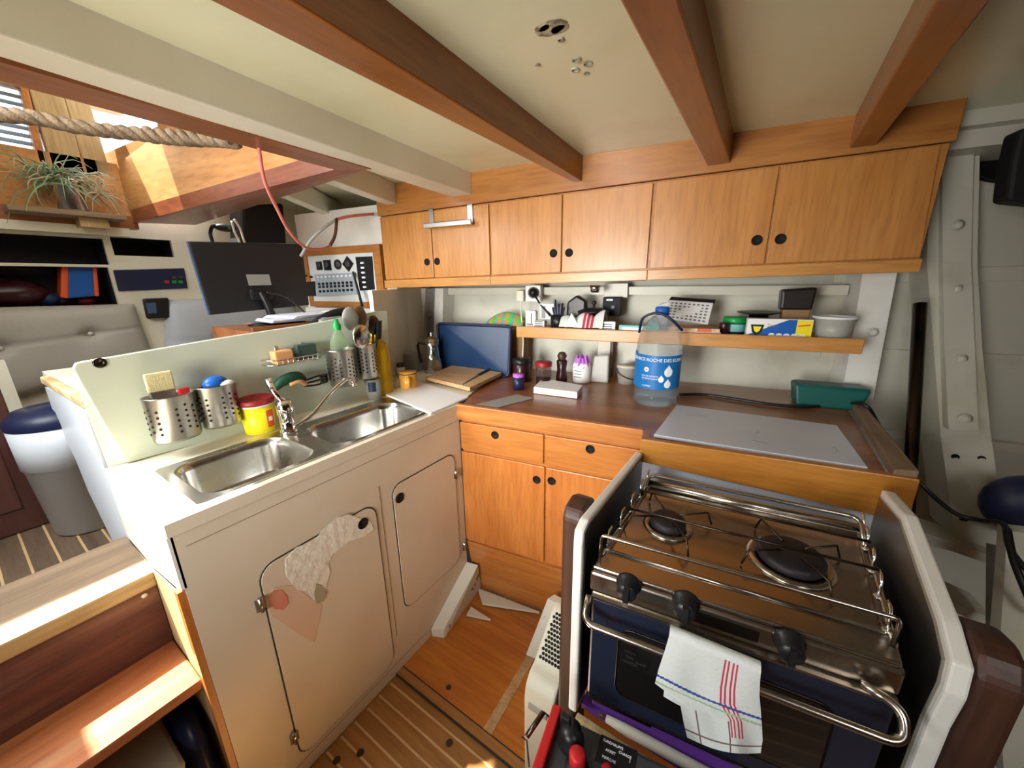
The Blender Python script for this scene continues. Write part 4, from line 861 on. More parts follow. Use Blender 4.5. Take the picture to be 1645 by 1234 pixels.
# washing up bottle
t = Thing('detergent_bottle', 'clear green washing-up liquid bottle with a green cap in a steel cup', 'bottle', (-1.622, 1.0, 1.02))
b = MB(); b.lathe([(0, 1.02), (0.040, 1.02), (0.044, 1.03), (0.044, 1.16), (0.040, 1.21), (0.026, 1.245), (0.016, 1.258), (0.016, 1.27), (0, 1.27)], (-1.622, 1.0, 0), 24, sx=0.8); t.part('body', b, 'lime_clear')
b = MB(); b.lathe([(0.018, 1.266), (0.019, 1.29), (0.012, 1.297), (0.010, 1.315), (0, 1.317)], (-1.622, 1.0, 0), 18); t.part('cap', b, 'green')
# spoons
def spoon(x, y, z0, dx, dy, L, r, m, label, nm='spoon', sc=(0.35, 1, 1.3)):
    b = MB(); p0 = Vector((x, y, z0)); p1 = p0 + Vector((dx, dy, L)); b.tube([p0, p1], 0.005, 8); d = (p1 - p0).normalized(); q = p1 + d * r
    b.sphere(q, r, sc, 16); one(nm, b, m, label, 'spoon', tuple(p0), 'kitchen utensils in the steel cup')
spoon(-1.60, 1.125, 1.03, 0.02, -0.03, 0.15, 0.046, 'steel', 'shiny round steel ladle in front of the other kitchen utensils')
spoon(-1.635, 1.115, 1.03, -0.01, -0.02, 0.235, 0.044, 'grey_label', 'tall grey spoon rising leftmost from the cup of utensils')
spoon(-1.64, 1.135, 1.03, -0.03, 0.02, 0.235, 0.044, 'old_shelf', 'brown wooden spoon at the back of the cup of utensils')
spoon(-1.62, 1.15, 1.03, 0.0, 0.04, 0.20, 0.038, 'dark_steel', 'dark metal spoon leaning right in the cup of utensils')
b = MB(); b.tube([(-1.605, 1.15, 1.03), (-1.60, 1.20, 1.23)], 0.006, 8); b.prism([(-1.61, 1.19, 1.19), (-1.61, 1.205, 1.28), (-1.61, 1.235, 1.29), (-1.61, 1.22, 1.20)], (0.012, 0, 0), 0.002); one('spatula', b, 'black_plastic', 'black spatula leaning out of the cup of utensils to the right', 'spatula', (-1.605, 1.15, 1.03), 'kitchen utensils in the steel cup')
def bott(name, label, cat, px, py, parts, z=CT, seg=28, group=None, fr=0, b9=None, sx=1, sy=1):
    c = PZ(px, py, z) if b9 is None else None
    if b9 is not None: p9 = PB(px, py, b9); c = fr9(p9.x, b9, z)
    t = Thing(name, label, cat, (c.x, c.y, z), group)
    for pn, prof, m in parts:
        b = MB(); b.lathe([(r, z + h) for r, h in prof], (c.x, c.y, 0), seg, sx=sx, sy=sy); t.part(pn, b, m)
    return t, c
t, c = bott('oil_bottle', 'tall bottle of yellow oil standing in the corner behind the sink', 'bottle', 612, 632, [('body', [(0, 0), (0.062, 0), (0.066, 0.01), (0.066, 0.10), (0.062, 0.115), (0.066, 0.13), (0.066, 0.23), (0.055, 0.265), (0.022, 0.30), (0.018, 0.31), (0, 0.31)], 'amber'), ('cap', [(0.020, 0.308), (0.020, 0.325), (0, 0.327)], 'yellow')])
t, c = bott('tumbler', 'small grey cup with a blue mark beside the sink', 'cup', 602, 640, [('body', [(0, 0), (0.035, 0), (0.041, 0.105), (0.038, 0.105), (0.033, 0.006), (0, 0.006)], 'grey_label')])
b = MB(); b.grid(lambda u, v: (c.x + (0.0385 + 0.002 * v) * math.cos(-1.3 + 1.0 * u), c.y + (0.0385 + 0.002 * v) * math.sin(-1.3 + 1.0 * u), CT + 0.045 + 0.05 * v), 8, 2); t.part('print', b, 'tray_blue')
t, c = bott('drinking_glass', 'clear drinking glass behind the yellow mug', 'glass', 627, 627, [('body', [(0, 0), (0.030, 0), (0.038, 0.095), (0.0365, 0.095), (0.029, 0.006), (0, 0.006)], 'clear_glass')])
t, c = bott('yellow_mug', 'mustard yellow enamel mug with a dark rim on the counter corner', 'mug', 657, 624, [('body', [(0, 0), (0.040, 0), (0.046, 0.008), (0.047, 0.092), (0.044, 0.092), (0.042, 0.01), (0, 0.01)], 'mug_yellow'), ('lid', [(0.047, 0.090), (0.048, 0.096), (0, 0.097)], 'mug_yellow'), ('rim', [(0.048, 0.086), (0.0495, 0.089), (0.048, 0.092)], 'brown_cord')])
b = MB(); b.tube(smoothpath([(c.x + 0.038, c.y - 0.03, CT + 0.075), (c.x + 0.052, c.y - 0.045, CT + 0.07), (c.x + 0.055, c.y - 0.047, CT + 0.045), (c.x + 0.038, c.y - 0.03, CT + 0.02)], 5), 0.008, 8); t.part('handle', b, 'mug_yellow')
bott('salt_shaker', 'small white shaker with a dark top behind the mug', 'shaker', 645, 604, [('body', [(0, 0), (0.026, 0), (0.026, 0.06), (0, 0.06)], 'ivory'), ('lid', [(0.024, 0.06), (0.022, 0.085), (0, 0.09)], 'dark_steel')])
b = MB(); p = PZ(668, 597, CT); b.box(p.x - 0.09, p.x + 0.02, p.y - 0.02, p.y + 0.06, CT, CT + 0.12, 0.01); one('napkin_holder', b, 'porcelain_grey', 'grey metal block between the mug and the moka pot', 'holder', (p.x, p.y, CT))
# white marble slab and wooden board
b = MB(); q = [PZ(*p, CT) for p in ((615, 634), (692, 667), (753, 640), (672, 615))]; b.prism(q, (0, 0, 0.010), 0.002); one('marble_slab', b, 'white_plastic', 'white slab lying on the worktop right of the sink', 'slab', (q[0].x, q[0].y, CT))
t = Thing('chopping_board', 'pale wooden chopping board in front of the blue tray', 'chopping board', tuple(PZ(730, 610, CT)))
q = [PZ(*p, CT + 0.011) for p in ((684, 611), (755, 629), (806, 604), (730, 590))]; b = MB(); b.prism(q, (0, 0, 0.022), 0.003); t.part('board', b, 'board_wood')
b = MB(); k0, k1, k2 = PZ(742, 618, CT + 0.036), PZ(768, 603, CT + 0.036), PZ(797, 588, CT + 0.036)
b.tube([k0, k1], [0.002, 0.006], 6); b.m = 1; b.tube([k1, k2], 0.009, 8); one('kitchen_knife', b, ['steel', 'black_plastic'], 'knife with a black handle lying on the wooden chopping board', 'knife', tuple(k1))
# moka pot
c = PZ(697, 597, CT + 0.0); t = Thing('moka_pot', 'steel moka coffee pot left of the blue tray', 'coffee pot', (c.x, c.y, CT))
b = MB(); b.lathe([(r, CT + h) for r, h in ((0, 0), (0.062, 0), (0.064, 0.02), (0.05, 0.085), (0.052, 0.09), (0.046, 0.10), (0.040, 0.16), (0.046, 0.205), (0, 0.205))], (c.x, c.y, 0), 10); t.part('body', b, 'steel')
b = MB(); b.lathe([(0.047, CT + 0.204), (0.040, CT + 0.218), (0.014, CT + 0.232), (0.008, CT + 0.235), (0.011, CT + 0.25), (0.008, CT + 0.262), (0, CT + 0.264)], (c.x, c.y, 0), 16); t.part('lid', b, 'steel')
b = MB(); b.tube([(c.x - 0.04, c.y - 0.015, CT + 0.185), (c.x - 0.085, c.y - 0.035, CT + 0.19), (c.x - 0.09, c.y - 0.04, CT + 0.17), (c.x - 0.075, c.y - 0.035, CT + 0.06)], [0.007, 0.008, 0.009, 0.008], 10); t.part('handle', b, 'dark_steel')
# blue tray leaning on the wall shelf
t = Thing('serving_tray', 'dark blue rectangular tray leaning upright behind the chopping board', 'tray', tuple(PZ(765, 606, CT)))
q = [PB(703, 583, 2.02), PB(820, 600, 2.02)]
b = MB(); zb0, zt0 = CT + 0.005, 1.232; A0 = Vector((-1.44, 2.03, zb0)); A1 = Vector((-0.93, 2.03, zb0)); T0 = PB(703, 519, 2.10); T1 = PB(822, 524, 2.10)
A0 = PB(708, 592, 2.06); A1 = PB(818, 606, 2.02); A0.z = A1.z = CT + 0.003
pts = [A0, A1, T1, T0]; w9 = lambda p: fr9(p.x, p.y, p.z)
def trayp(u, v): return w9(A0.lerp(A1, u).lerp(T0.lerp(T1, u), v))
def rrp(k, r, off):
    P = rrect(k, 1 - k, k, 1 - k, r, 6); n = (trayp(1, 0) - trayp(0, 0)).cross(trayp(0, 1) - trayp(0, 0)).normalized(); return [trayp(x, y) + n * off for x, y in P]
nn_ = (trayp(1, 0) - trayp(0, 0)).cross(trayp(0, 1) - trayp(0, 0)).normalized()
b.prism(rrp(0.0, 0.06, 0.0), -nn_ * 0.006); t.part('panel', b, 'tray_blue')
b = MB(); b.tube(rrp(0.006, 0.06, 0.006), 0.009, 8, closed=True); t.part('rim', b, 'navy')
# plaid cloth behind the tray
b = MB(); b.box(-1.20, -0.90, 2.17, 2.25, CT, 1.19, 0.004); one('cardboard_box', b, 'kraft', 'brown cardboard box behind the blue tray', 'box', (-1.0, 2.2, CT), frame=9)
b = MB(); tb = bmesh.new(); NU, NV = 24, 10
V = [[tb.verts.new((-1.165 + 0.26 * i / NU, 2.17 + 0.06 * j / NV - 0.02 * (1 - j / NV), 1.195 + (0.085 * (math.sin(PI * (0.08 + 0.84 * i / NU)) ** 0.6)) * (0.05 + 0.95 * math.sin(PI * 0.5 * j / NV)))) for j in range(NV + 1)] for i in range(NU + 1)]
for i in range(NU):
    for j in range(NV):
        f_ = tb.faces.new((V[i][j], V[i + 1][j], V[i + 1][j + 1], V[i][j + 1])); f_.smooth = True
        f_.material_index = [0, 1, 2, 3, 1, 0, 1, 2][(i // 2) % 8] if j % 4 < 3 else 2
mp = {v: b.bm.verts.new(v.co) for v in tb.verts}
for f_ in tb.faces: n_ = b.bm.faces.new([mp[v] for v in f_.verts]); n_.material_index = f_.material_index; n_.smooth = True
tb.free(); one('oven_glove', b, ['plaid_teal', 'plaid_orange', 'plaid_green', 'grey_label'], 'green and orange checked oven cloth above the blue tray', 'cloth', (-1.03, 2.2, 1.195), frame=9)
# ================================================================== THINGS ON THE TEAK COUNTER
JG = 'jars on the teak counter'
bott('coffee_jar', 'dark jar with a wide black lid next to the blue tray', 'jar', 838, 612, [('glass', [(0, 0), (0.045, 0), (0.048, 0.01), (0.048, 0.10), (0.04, 0.11), (0, 0.11)], 'jam_dark'), ('lid', [(0.05, 0.108), (0.052, 0.112), (0.052, 0.135), (0, 0.137)], 'black_plastic')], group=JG)
bott('jam_jar', 'glass jam jar with a red checked lid behind the white tray', 'jar', 873, 620, [('glass', [(0, 0), (0.040, 0), (0.043, 0.01), (0.043, 0.105), (0.036, 0.12), (0, 0.12)], 'clear_glass'), ('jam', [(0, 0.004), (0.038, 0.004), (0.038, 0.055), (0, 0.055)], 'jam_dark'), ('lid', [(0.046, 0.115), (0.047, 0.135), (0.044, 0.14), (0, 0.14)], 'deep_red')], group=JG)
bott('spice_jar', 'short dark blue jar in front of the black lidded jar', 'jar', 833, 625, [('glass', [(0, 0), (0.030, 0), (0.032, 0.07), (0, 0.07)], 'navy'), ('lid', [(0.031, 0.068), (0.031, 0.085), (0, 0.086)], 'mauve')], group=JG)
bott('pepper_mill', 'dark wooden pepper mill behind the jam jar', 'pepper mill', 902, 612, [('body', [(0, 0), (0.034, 0), (0.034, 0.02), (0.026, 0.07), (0.032, 0.12), (0.022, 0.13), (0, 0.13)], 'jam_dark'), ('head', [(0.02, 0.128), (0.028, 0.15), (0.018, 0.17), (0, 0.175)], 'dark_post')])
t, c = bott('white_tub', 'white plastic tub wrapped in a purple bag at the neck', 'tub', 934, 613, [('body', [(0, 0), (0.050, 0), (0.053, 0.01), (0.053, 0.10), (0.045, 0.115), (0, 0.115)], 'white_plastic')])
b = MB(); b.grid(lambda u, v: (c.x + (0.05 - 0.022 * v + 0.006 * math.sin(11 * u * 2 * PI)) * math.cos(2 * PI * u), c.y + (0.05 - 0.022 * v + 0.006 * math.sin(11 * u * 2 * PI)) * math.sin(2 * PI * u), CT + 0.095 + 0.055 * v + 0.008 * math.sin(7 * u * 2 * PI)), 60, 4); t.part('bag_top', b, 'mauve')
b = MB()
for i in range(3): b.grid(lambda u, v: (c.x + 0.0536 * math.cos(-2.1 + 0.9 * u), c.y + 0.0536 * math.sin(-2.1 + 0.9 * u), CT + 0.035 + 0.018 * i + 0.005 * v), 8, 1)
t.part('label', b, 'print_grey')
b = MB(); p = PZ9(960, 615, CT); b.prism([(p.x - 0.055, p.y, CT), (p.x + 0.055, p.y + 0.01, CT), (p.x + 0.05, p.y + 0.03, CT + 0.16), (p.x - 0.035, p.y + 0.03, CT + 0.15)], (0, 0.035, 0), 0.008); one('plastic_packet', b, 'milky', 'pale translucent plastic packet right of the white tub', 'packet', (p.x, p.y, CT), frame=9)
b = MB(); p = PZ9(972, 600, CT); b.box(p.x - 0.04, p.x + 0.035, 2.26, 2.285, CT, 1.155, 0.003); b.m = 1; b.box(p.x + 0.036, p.x + 0.052, 2.255, 2.29, CT, 1.155)
one('wall_plate', b, ['ivory', 'dark_post'], 'cream plate against the hull under the shelf behind the packet', 'plate', (p.x, 2.27, CT), frame=9)
t = Thing('white_box', 'flat white box in front of the jars on the teak counter', 'box', tuple(PZ(890, 630, CT)))
q = [PZ(*p, CT + 0.001) for p in ((857, 632), (927, 641), (936, 629), (872, 617))]; b = MB(); b.prism(q, (0, 0, 0.035), 0.003); t.part('box', b, 'white_plastic')
b = MB(); q = [PZ(*p, CT + 0.001) for p in ((765, 650), (800, 655), (858, 640), (830, 634))]; b.prism(q, (0, 0, 0.0015)); one('paper_sheet', b, 'grey_label', 'small grey sheet of paper flat on the teak counter edge', 'paper', tuple(q[0]))
t, c = bott('small_bucket', 'small clear plastic bucket with a thin handle left of the water bottle', 'bucket', 1006, 615, [('body', [(0, 0), (0.046, 0), (0.056, 0.088), (0.060, 0.092), (0.057, 0.098), (0.053, 0.09), (0.044, 0.006), (0, 0.006)], 'milky'), ('lid', [(0.055, 0.092), (0.058, 0.1), (0, 0.1)], 'ivory')])
b = MB(); b.tube(smoothpath([(c.x - 0.055, c.y - 0.02, CT + 0.09), (c.x - 0.02, c.y - 0.062, CT + 0.06), (c.x + 0.05, c.y - 0.04, CT + 0.035), (c.x + 0.058, c.y, CT + 0.09)], 6), 0.0025, 6); t.part('handle', b, 'dark_steel')
# five litre water bottle
p9 = PB(1055, 600, 1.84); c = fr9(p9.x, 1.84, CT); wr = 0.100
t = Thing('water_bottle', 'large clear plastic water bottle with a blue label and blue cap', 'bottle', (c.x, c.y, CT))
b = MB(); prof = [(0, 0.004), (0.085, 0), (0.096, 0.012), (0.097, 0.05), (0.092, 0.058), (0.098, 0.066), (0.1, 0.08), (0.1, 0.25), (0.097, 0.27), (0.098, 0.285), (0.09, 0.33), (0.07, 0.375), (0.042, 0.405), (0.026, 0.415), (0.025, 0.425), (0, 0.425)]
b.lathe([(r, CT + h) for r, h in prof], (c.x, c.y, 0), 40); t.part('body', b, 'clear_plastic')
b = MB(); b.lathe([(0, CT + 0.006), (0.082, CT + 0.005), (0.093, CT + 0.014), (0.093, CT + 0.075), (0, CT + 0.075)], (c.x, c.y, 0), 32); t.part('water', b, 'water')
b = MB(); b.lathe([(0.030, CT + 0.415), (0.031, CT + 0.445), (0.026, CT + 0.45), (0, CT + 0.45)], (c.x, c.y, 0), 24); t.part('cap', b, 'blue')
b = MB(); b.tube(smoothpath([(c.x - 0.095, c.y + 0.0, CT + 0.33), (c.x - 0.07, c.y - 0.05, CT + 0.40), (c.x - 0.01, c.y - 0.045, CT + 0.425), (c.x + 0.05, c.y - 0.05, CT + 0.40), (c.x + 0.095, c.y - 0.02, CT + 0.35)], 8), 0.006, 8); t.part('handle', b, 'navy')
fa = math.atan2(CAM.y - c.y, CAM.x - c.x)       # the printed side faces the galley
LR = 0.1012
b = MB(); b.grid(lambda u, v: (c.x + LR * math.cos(fa - 2.0 + 4.0 * u), c.y + LR * math.sin(fa - 2.0 + 4.0 * u), CT + 0.088 + 0.155 * v), 40, 1)
b.m = 1
fm = Matrix.Translation(Vector((c.x, c.y, 0))) @ Matrix.Rotation(fa + PI / 2, 4, 'Z') @ rmat('X', 90)
def lab(tx, sz, x, z): b.text(tx, sz, fm @ Matrix.Rotation(x, 4, 'Y') @ Matrix.Translation(Vector((0, z, LR + 0.0006))), 0.0003, bend=LR)
lab('SOURCE ROCHE DES ECRINS', 0.0205, 0.0, CT + 0.222); lab('EAU DE SOURCE', 0.010, -0.30, CT + 0.148); lab('DE MONTAGNE', 0.010, -0.30, CT + 0.136); lab('5 LITRES', 0.011, -0.42, CT + 0.102)
def dpoly(pts, x0, z0):
    tb = bmesh.new(); c0 = tb.verts.new((0, 0, 0)); n = len(pts)
    R = [[tb.verts.new((px_ * k, py_ * k, 0)) for px_, py_ in pts] for k in (0.25, 0.5, 0.75, 1.0)]
    for i in range(n):
        tb.faces.new((c0, R[0][i], R[0][(i + 1) % n]))
        for q in range(3): tb.faces.new((R[q][i], R[q + 1][i], R[q + 1][(i + 1) % n], R[q][(i + 1) % n]))
    for v in tb.verts:
        th = (v.co.x + x0) / LR; z = v.co.y + z0; v.co = Vector(((LR + 0.0008) * math.sin(th), z, (LR + 0.0008) * math.cos(th)))
    b.join(tb, fm)
def drop(r, x0, z0): dpoly([(r * math.sin(a) * (1 if math.cos(a) < 0.3 else (1 - math.cos(a)) * 1.4), (r * math.cos(a) if math.cos(a) < 0 else r * math.cos(a) * 1.9)) for a in [2 * PI * i / 24 for i in range(24)]], x0, z0)
drop(0.019, 0.050, CT + 0.168); drop(0.012, 0.020, CT + 0.135); drop(0.015, 0.050, CT + 0.112)
dpoly([(0.011 * math.cos(a), 0.011 * math.sin(a)) for a in [2 * PI * i / 20 for i in range(20)]], -0.046, CT + 0.178)
b.m = 2; dpoly([(0.0045 * math.cos(a), 0.0045 * math.sin(a)) for a in [2 * PI * i / 12 for i in range(12)]], -0.046, CT + 0.178)
t.part('label', b, ['label_blue', 'label_white', 'navy'], label='blue paper label with white drops and lettering')
b = MB(); q0, q1 = PZ9(1270, 637, CT), PZ9(1350, 641, CT)
b.prism([(0.515, 2.02, CT), (0.745, 2.02, CT), (0.775, 2.03, CT + 0.095), (0.50, 2.03, CT + 0.098)], (0, 0.10, 0), 0.01); b.m = 1; b.prism([(0.515, 2.030, CT + 0.094), (0.755, 2.038, CT + 0.0935), (0.755, 2.122, CT + 0.0935), (0.515, 2.122, CT + 0.094)], (0, 0, 0.006))
one('sponge_box', b, ['teal', 'teal'], 'dark green plastic box on the counter under the right end of the shelf', 'box', (0.63, 2.07, CT), frame=9)
# black cable over the counter to the hull side
cp = [PZ(*p, CT + 0.008) for p in ((1092, 634), (1130, 634), (1180, 641), (1240, 650), (1295, 654), (1345, 649))] + [PZ(1388, 650, CT + 0.05)] + [hit(px, py, N9, bb) for px, py, bb in ((1410, 680, 1.95), (1428, 715, 1.80), (1470, 768, 1.66), (1530, 822, 1.62), (1575, 836, 1.60), (1612, 842, 1.52), (1622, 880, 1.42), (1660, 930, 1.36))]
b = MB(); b.tube(smoothpath(cp, 6), 0.0075, 8); one('power_cable', b, 'black_plastic', 'black cable running over the teak counter to the hull side', 'cable', tuple(cp[0]))
cp = [hit(px, py, N9, bb) for px, py, bb in ((1618, 850, 1.46), (1630, 905, 1.38), (1665, 990, 1.30))]
b = MB(); b.tube(smoothpath(cp, 6), 0.009, 8); one('power_cable', b, 'black_plastic', 'thick black cable hanging down the right hull frame', 'cable', tuple(cp[0]))
# ================================================================== THINGS ON THE SHELF
def sb(name, label, cat, a0, a1, b0, b1, z0, z1, m, bev=0.003, group=None, extra=None):
    b = MB(); b.box(a0, a1, b0, b1, z0, z1, bev)
    ms = [m] if isinstance(m, str) else m
    if extra: extra(b)
    return one(name, b, ms, label, cat, ((a0 + a1) / 2, (b0 + b1) / 2, z0), group, 9)
t = Thing('wall_socket', 'white wall socket with a black plug above the left end of the shelf', 'socket', (-0.84, 2.24, 1.34), frame=9)
b = MB(); b.box(-0.915, -0.815, 2.235, 2.28, 1.345, 1.445, 0.005); b.m = 1; p = Vector((-0.862, 2.234, 1.40)); b.lathe([(0, 0), (0.036, 0), (0.036, 0.002), (0, 0.002)], seg=20, mtx=Matrix.Translation(p) @ rmat('X', 90)); t.part('plate', b, ['white_plastic', 'grey_label'])
b = MB(); b.lathe([(0, 0), (0.032, 0), (0.028, 0.03), (0.015, 0.045), (0, 0.046)], seg=18, mtx=Matrix.Translation(p + Vector((0.01, 0, 0))) @ rmat('X', 90)); b.tube([p + Vector((0.015, -0.04, 0)), p + Vector((0.08, -0.08, -0.07)), p + Vector((0.15, -0.11, -0.13))], 0.006, 8); t.part('plug', b, 'black_plastic')
t = Thing('usb_charger', 'cream plug-in charger with a pale cable left of the wall socket', 'charger', (-0.95, 2.25, 1.34), frame=9)
b = MB(); b.box(-0.975, -0.925, 2.225, 2.27, 1.345, 1.415, 0.008); t.part('body', b, 'ivory')
b = MB(); b.tube(smoothpath([(-0.945, 2.24, 1.35), (-0.93, 2.20, 1.28), (-0.905, 2.17, 1.15), (-0.90, 2.15, 1.02), (-0.905, 2.13, CT + 0.01)], 6), 0.005, 6); t.part('cable', b, 'ivory')
sb('medicine_box', 'white medicine packet upright at the left end of the shelf', 'packet', -0.86, -0.795, 2.10, 2.14, ST, 1.30, ['white_plastic', 'print_grey'], extra=lambda b: (setattr(b, 'm', 1), b.box(-0.825, -0.818, 2.0985, 2.0995, ST + 0.02, 1.285), b.box(-0.85, -0.80, 2.0985, 2.0995, ST + 0.012, ST + 0.018)), group='packets at the left end of the shelf')
sb('medicine_box', 'small white packet with grey print lying before the upright medicine packet', 'packet', -0.785, -0.715, 2.03, 2.08, ST, 1.25, ['white_plastic', 'print_grey'], extra=lambda b: (setattr(b, 'm', 1), [b.box(-0.775, -0.725, 2.0285, 2.0295, ST + 0.012 + 0.012 * i, ST + 0.018 + 0.012 * i) for i in range(3)]), group='packets at the left end of the shelf')
sb('paper_packet', 'grey and white packet behind the black mug', 'packet', -0.79, -0.70, 2.15, 2.18, ST, 1.34, ['white_plastic', 'porcelain_grey'], extra=lambda b: (setattr(b, 'm', 1), b.box(-0.775, -0.75, 2.148, 2.149, ST + 0.05, ST + 0.12)), group='packets at the left end of the shelf')
def nb(name, label, cat, a, bb, parts, z=ST, group=None, seg=28, sx=1, sy=1):
    w_ = fr9(a, bb, z); t = Thing(name, label, cat, (w_.x, w_.y, z), group)
    for pn, prof, m in parts: b = MB(); b.lathe([(r, z + h) for r, h in prof], (w_.x, w_.y, 0), seg, sx=sx, sy=sy); t.part(pn, b, m)
    return t, w_
t, c = nb('pen_mug', 'black mug full of pens and brushes on the shelf', 'mug', -0.645, 2.07, [('body', [(0, 0), (0.042, 0), (0.045, 0.075), (0.042, 0.075), (0.039, 0.006), (0, 0.006)], 'black_plastic')])
b = MB()
for k in range(5): a = k * 1.3; b.tube([(c.x + 0.01 * math.cos(a), c.y + 0.01 * math.sin(a), ST + 0.01), (c.x + 0.035 * math.cos(a), c.y + 0.035 * math.sin(a), ST + 0.12 + 0.02 * (k % 3))], 0.005, 6)
one('pens', b, 'navy', 'dark pens sticking out of the black mug', 'pens', (c.x, c.y, ST + 0.01))
b = MB(); b.prism([(-0.62, 2.13, ST), (-0.50, 2.13, ST), (-0.505, 2.13, 1.36), (-0.56, 2.13, 1.39), (-0.615, 2.13, 1.35)], (0, 0.06, 0), 0.012); one('coffee_bag', b, 'coffee_foil', 'dark brown foil bag behind the black mug', 'bag', (-0.56, 2.15, ST), frame=9)
t, c = nb('pan_lid', 'black pan lid with a round knob behind the striped towel', 'pan lid', -0.46, 2.14, [('lid', [(0.088, 0.09), (0.090, 0.096), (0.05, 0.112), (0, 0.118), (0, 0.113), (0.05, 0.107)], 'black_plastic'), ('knob', [(0.006, 0.117), (0.006, 0.13), (0.014, 0.138), (0.012, 0.15), (0, 0.153)], 'black_plastic'), ('pot', [(0, 0), (0.075, 0), (0.084, 0.012), (0.086, 0.09), (0, 0.09)], 'dark_steel')])
def towel(u, v):
    a = -0.61 + 0.235 * u; return (a, 1.965 + 0.13 * v + 0.01 * math.sin(9 * u), ST + 0.022 + 0.055 * math.sin(PI * v) * (0.5 + 0.5 * abs(math.sin(7 * u + 1))) + 0.035 * u * math.sin(PI * v))
tb = bmesh.new(); NU, NV = 36, 12; V = [[tb.verts.new(towel(i / NU, j / NV)) for j in range(NV + 1)] for i in range(NU + 1)]
b = MB()
for i in range(NU):
    for j in range(NV): f_ = tb.faces.new((V[i][j], V[i + 1][j], V[i + 1][j + 1], V[i][j + 1])); f_.smooth = True; f_.material_index = 1 if i in (20, 21, 23, 24, 26, 27) else 0
bmesh.ops.recalc_face_normals(tb, faces=tb.faces[:]); mp = {v: b.bm.verts.new(v.co) for v in tb.verts}
for f_ in tb.faces: n_ = b.bm.faces.new([mp[v] for v in f_.verts]); n_.material_index = f_.material_index; n_.smooth = True
tb.free(); b.prism([(-0.58, 1.968, ST + 0.02), (-0.54, 1.966, ST + 0.10), (-0.50, 1.968, ST + 0.03)], (0, 0.02, 0), 0.003)
one('hand_towel', b, ['cloth_white', 'cloth_red'], 'crumpled white hand towel with red stripes on the shelf', 'towel', (-0.5, 2.03, ST), frame=9)
t = Thing('switch_box', 'black switch box fixed to the hull above the shelf', 'switch box', (-0.36, 2.22, 1.27), frame=9)
b = MB(); b.box(-0.425, -0.325, 2.21, 2.28, 1.27, 1.375, 0.004); t.part('body', b, 'black_matt')
b = MB(); b.box(-0.405, -0.37, 2.2085, 2.2095, 1.355, 1.365); t.part('label', b, 'label_white')
b = MB(); b.lathe([(0, 0), (0.012, 0), (0.010, 0.01), (0, 0.01)], seg=14, mtx=Matrix.Translation(Vector((-0.365, 2.21, 1.32))) @ rmat('X', 90)); t.part('knob', b, 'porcelain_grey')
b = MB(); b.box(-0.43, -0.30, 2.27, 2.30, 1.37, 1.45, 0.002); t.part('back_plate', b, 'hull_paint')
b = MB(); q = Vector((-0.45, 2.1, 1.425)); b.lathe([(0, -0.02), (0.02, -0.02), (0.028, 0), (0.028, 0.018), (0, 0.018)], tuple(q), 18); one('light_spot', b, 'chrome', 'small chrome spot lamp under the wall cabinets', 'lamp', tuple(q), frame=9)
sb('tea_packet', 'small pale packet with blue print propped before the black switch box', 'packet', -0.40, -0.315, 2.0, 2.02, ST + 0.001, 1.26, ['white_plastic', 'print_blue'], extra=lambda b: (setattr(b, 'm', 1), [b.box(-0.385, -0.33, 1.9985, 1.9995, ST + 0.015 + 0.011 * i, ST + 0.02 + 0.011 * i) for i in range(3)]))
sb('toothpaste_box', 'long pale green toothpaste carton lying on the shelf left of the bottle', 'carton', -0.295, -0.10, 1.99, 2.04, ST + 0.001, 1.245, ['label_teal', 'label_white', 'cloth_red'], extra=lambda b: (setattr(b, 'm', 1), b.box(-0.28, -0.18, 1.9885, 1.9895, 1.222, 1.234), setattr(b, 'm', 2), b.box(-0.27, -0.23, 1.9885, 1.9895, 1.209, 1.218)))
b = MB(); b.prism([(-0.10, 1.99, ST), (-0.02, 1.99, ST), (0.17, 1.99, ST), (0.17, 2.16, ST), (-0.10, 2.16, ST)], (0, 0, 0.018)); b.m = 1; b.prism([(-0.06, 1.985, ST + 0.019), (0.165, 1.985, ST + 0.019), (0.16, 2.15, ST + 0.019), (-0.06, 2.15, ST + 0.019)], (0, 0, 0.016)); b.m = 2; b.prism([(0.07, 1.982, ST + 0.022), (0.13, 1.982, ST + 0.022), (0.13, 1.984, ST + 0.034), (0.07, 1.984, ST + 0.034)], (0, -0.0005, 0))
one('magazines', b, ['paper', 'magazine', 'orange'], 'small stack of magazines on the shelf behind the water bottle', 'magazines', (0.03, 2.07, ST), frame=9)
t = Thing('grid_pad', 'pale grid-patterned pad with a black top edge leaning on the shelf', 'pad', (0.03, 2.1, 1.245), frame=9)
b = MB(); A_, B_, C_, D_ = PB(1068, 512, 2.03), PB(1137, 522, 2.03), PB(1146, 487, 2.12), PB(1075, 482, 2.12)
b.prism([A_, B_, C_, D_], (0, 0.014, 0), 0.002); b.m = 1
for i in range(9):
    for j in range(6):
        u0, v0 = 0.06 + i * 0.10, 0.10 + j * 0.145; P_ = lambda u, v: A_.lerp(B_, u).lerp(D_.lerp(C_, u), v) + Vector((0, -0.001, 0))
        b.prism([P_(u0, v0), P_(u0 + 0.055, v0), P_(u0 + 0.055, v0 + 0.07), P_(u0, v0 + 0.07)], (0, -0.0006, 0))
t.part('sheet', b, ['white_plastic', 'print_grey'])
b = MB(); b.prism([PB(1073, 484, 2.13), PB(1147, 489, 2.13), PB(1150, 482, 2.15), PB(1078, 477, 2.15)], (0, 0.03, 0), 0.003); t.part('clip', b, 'black_matt')
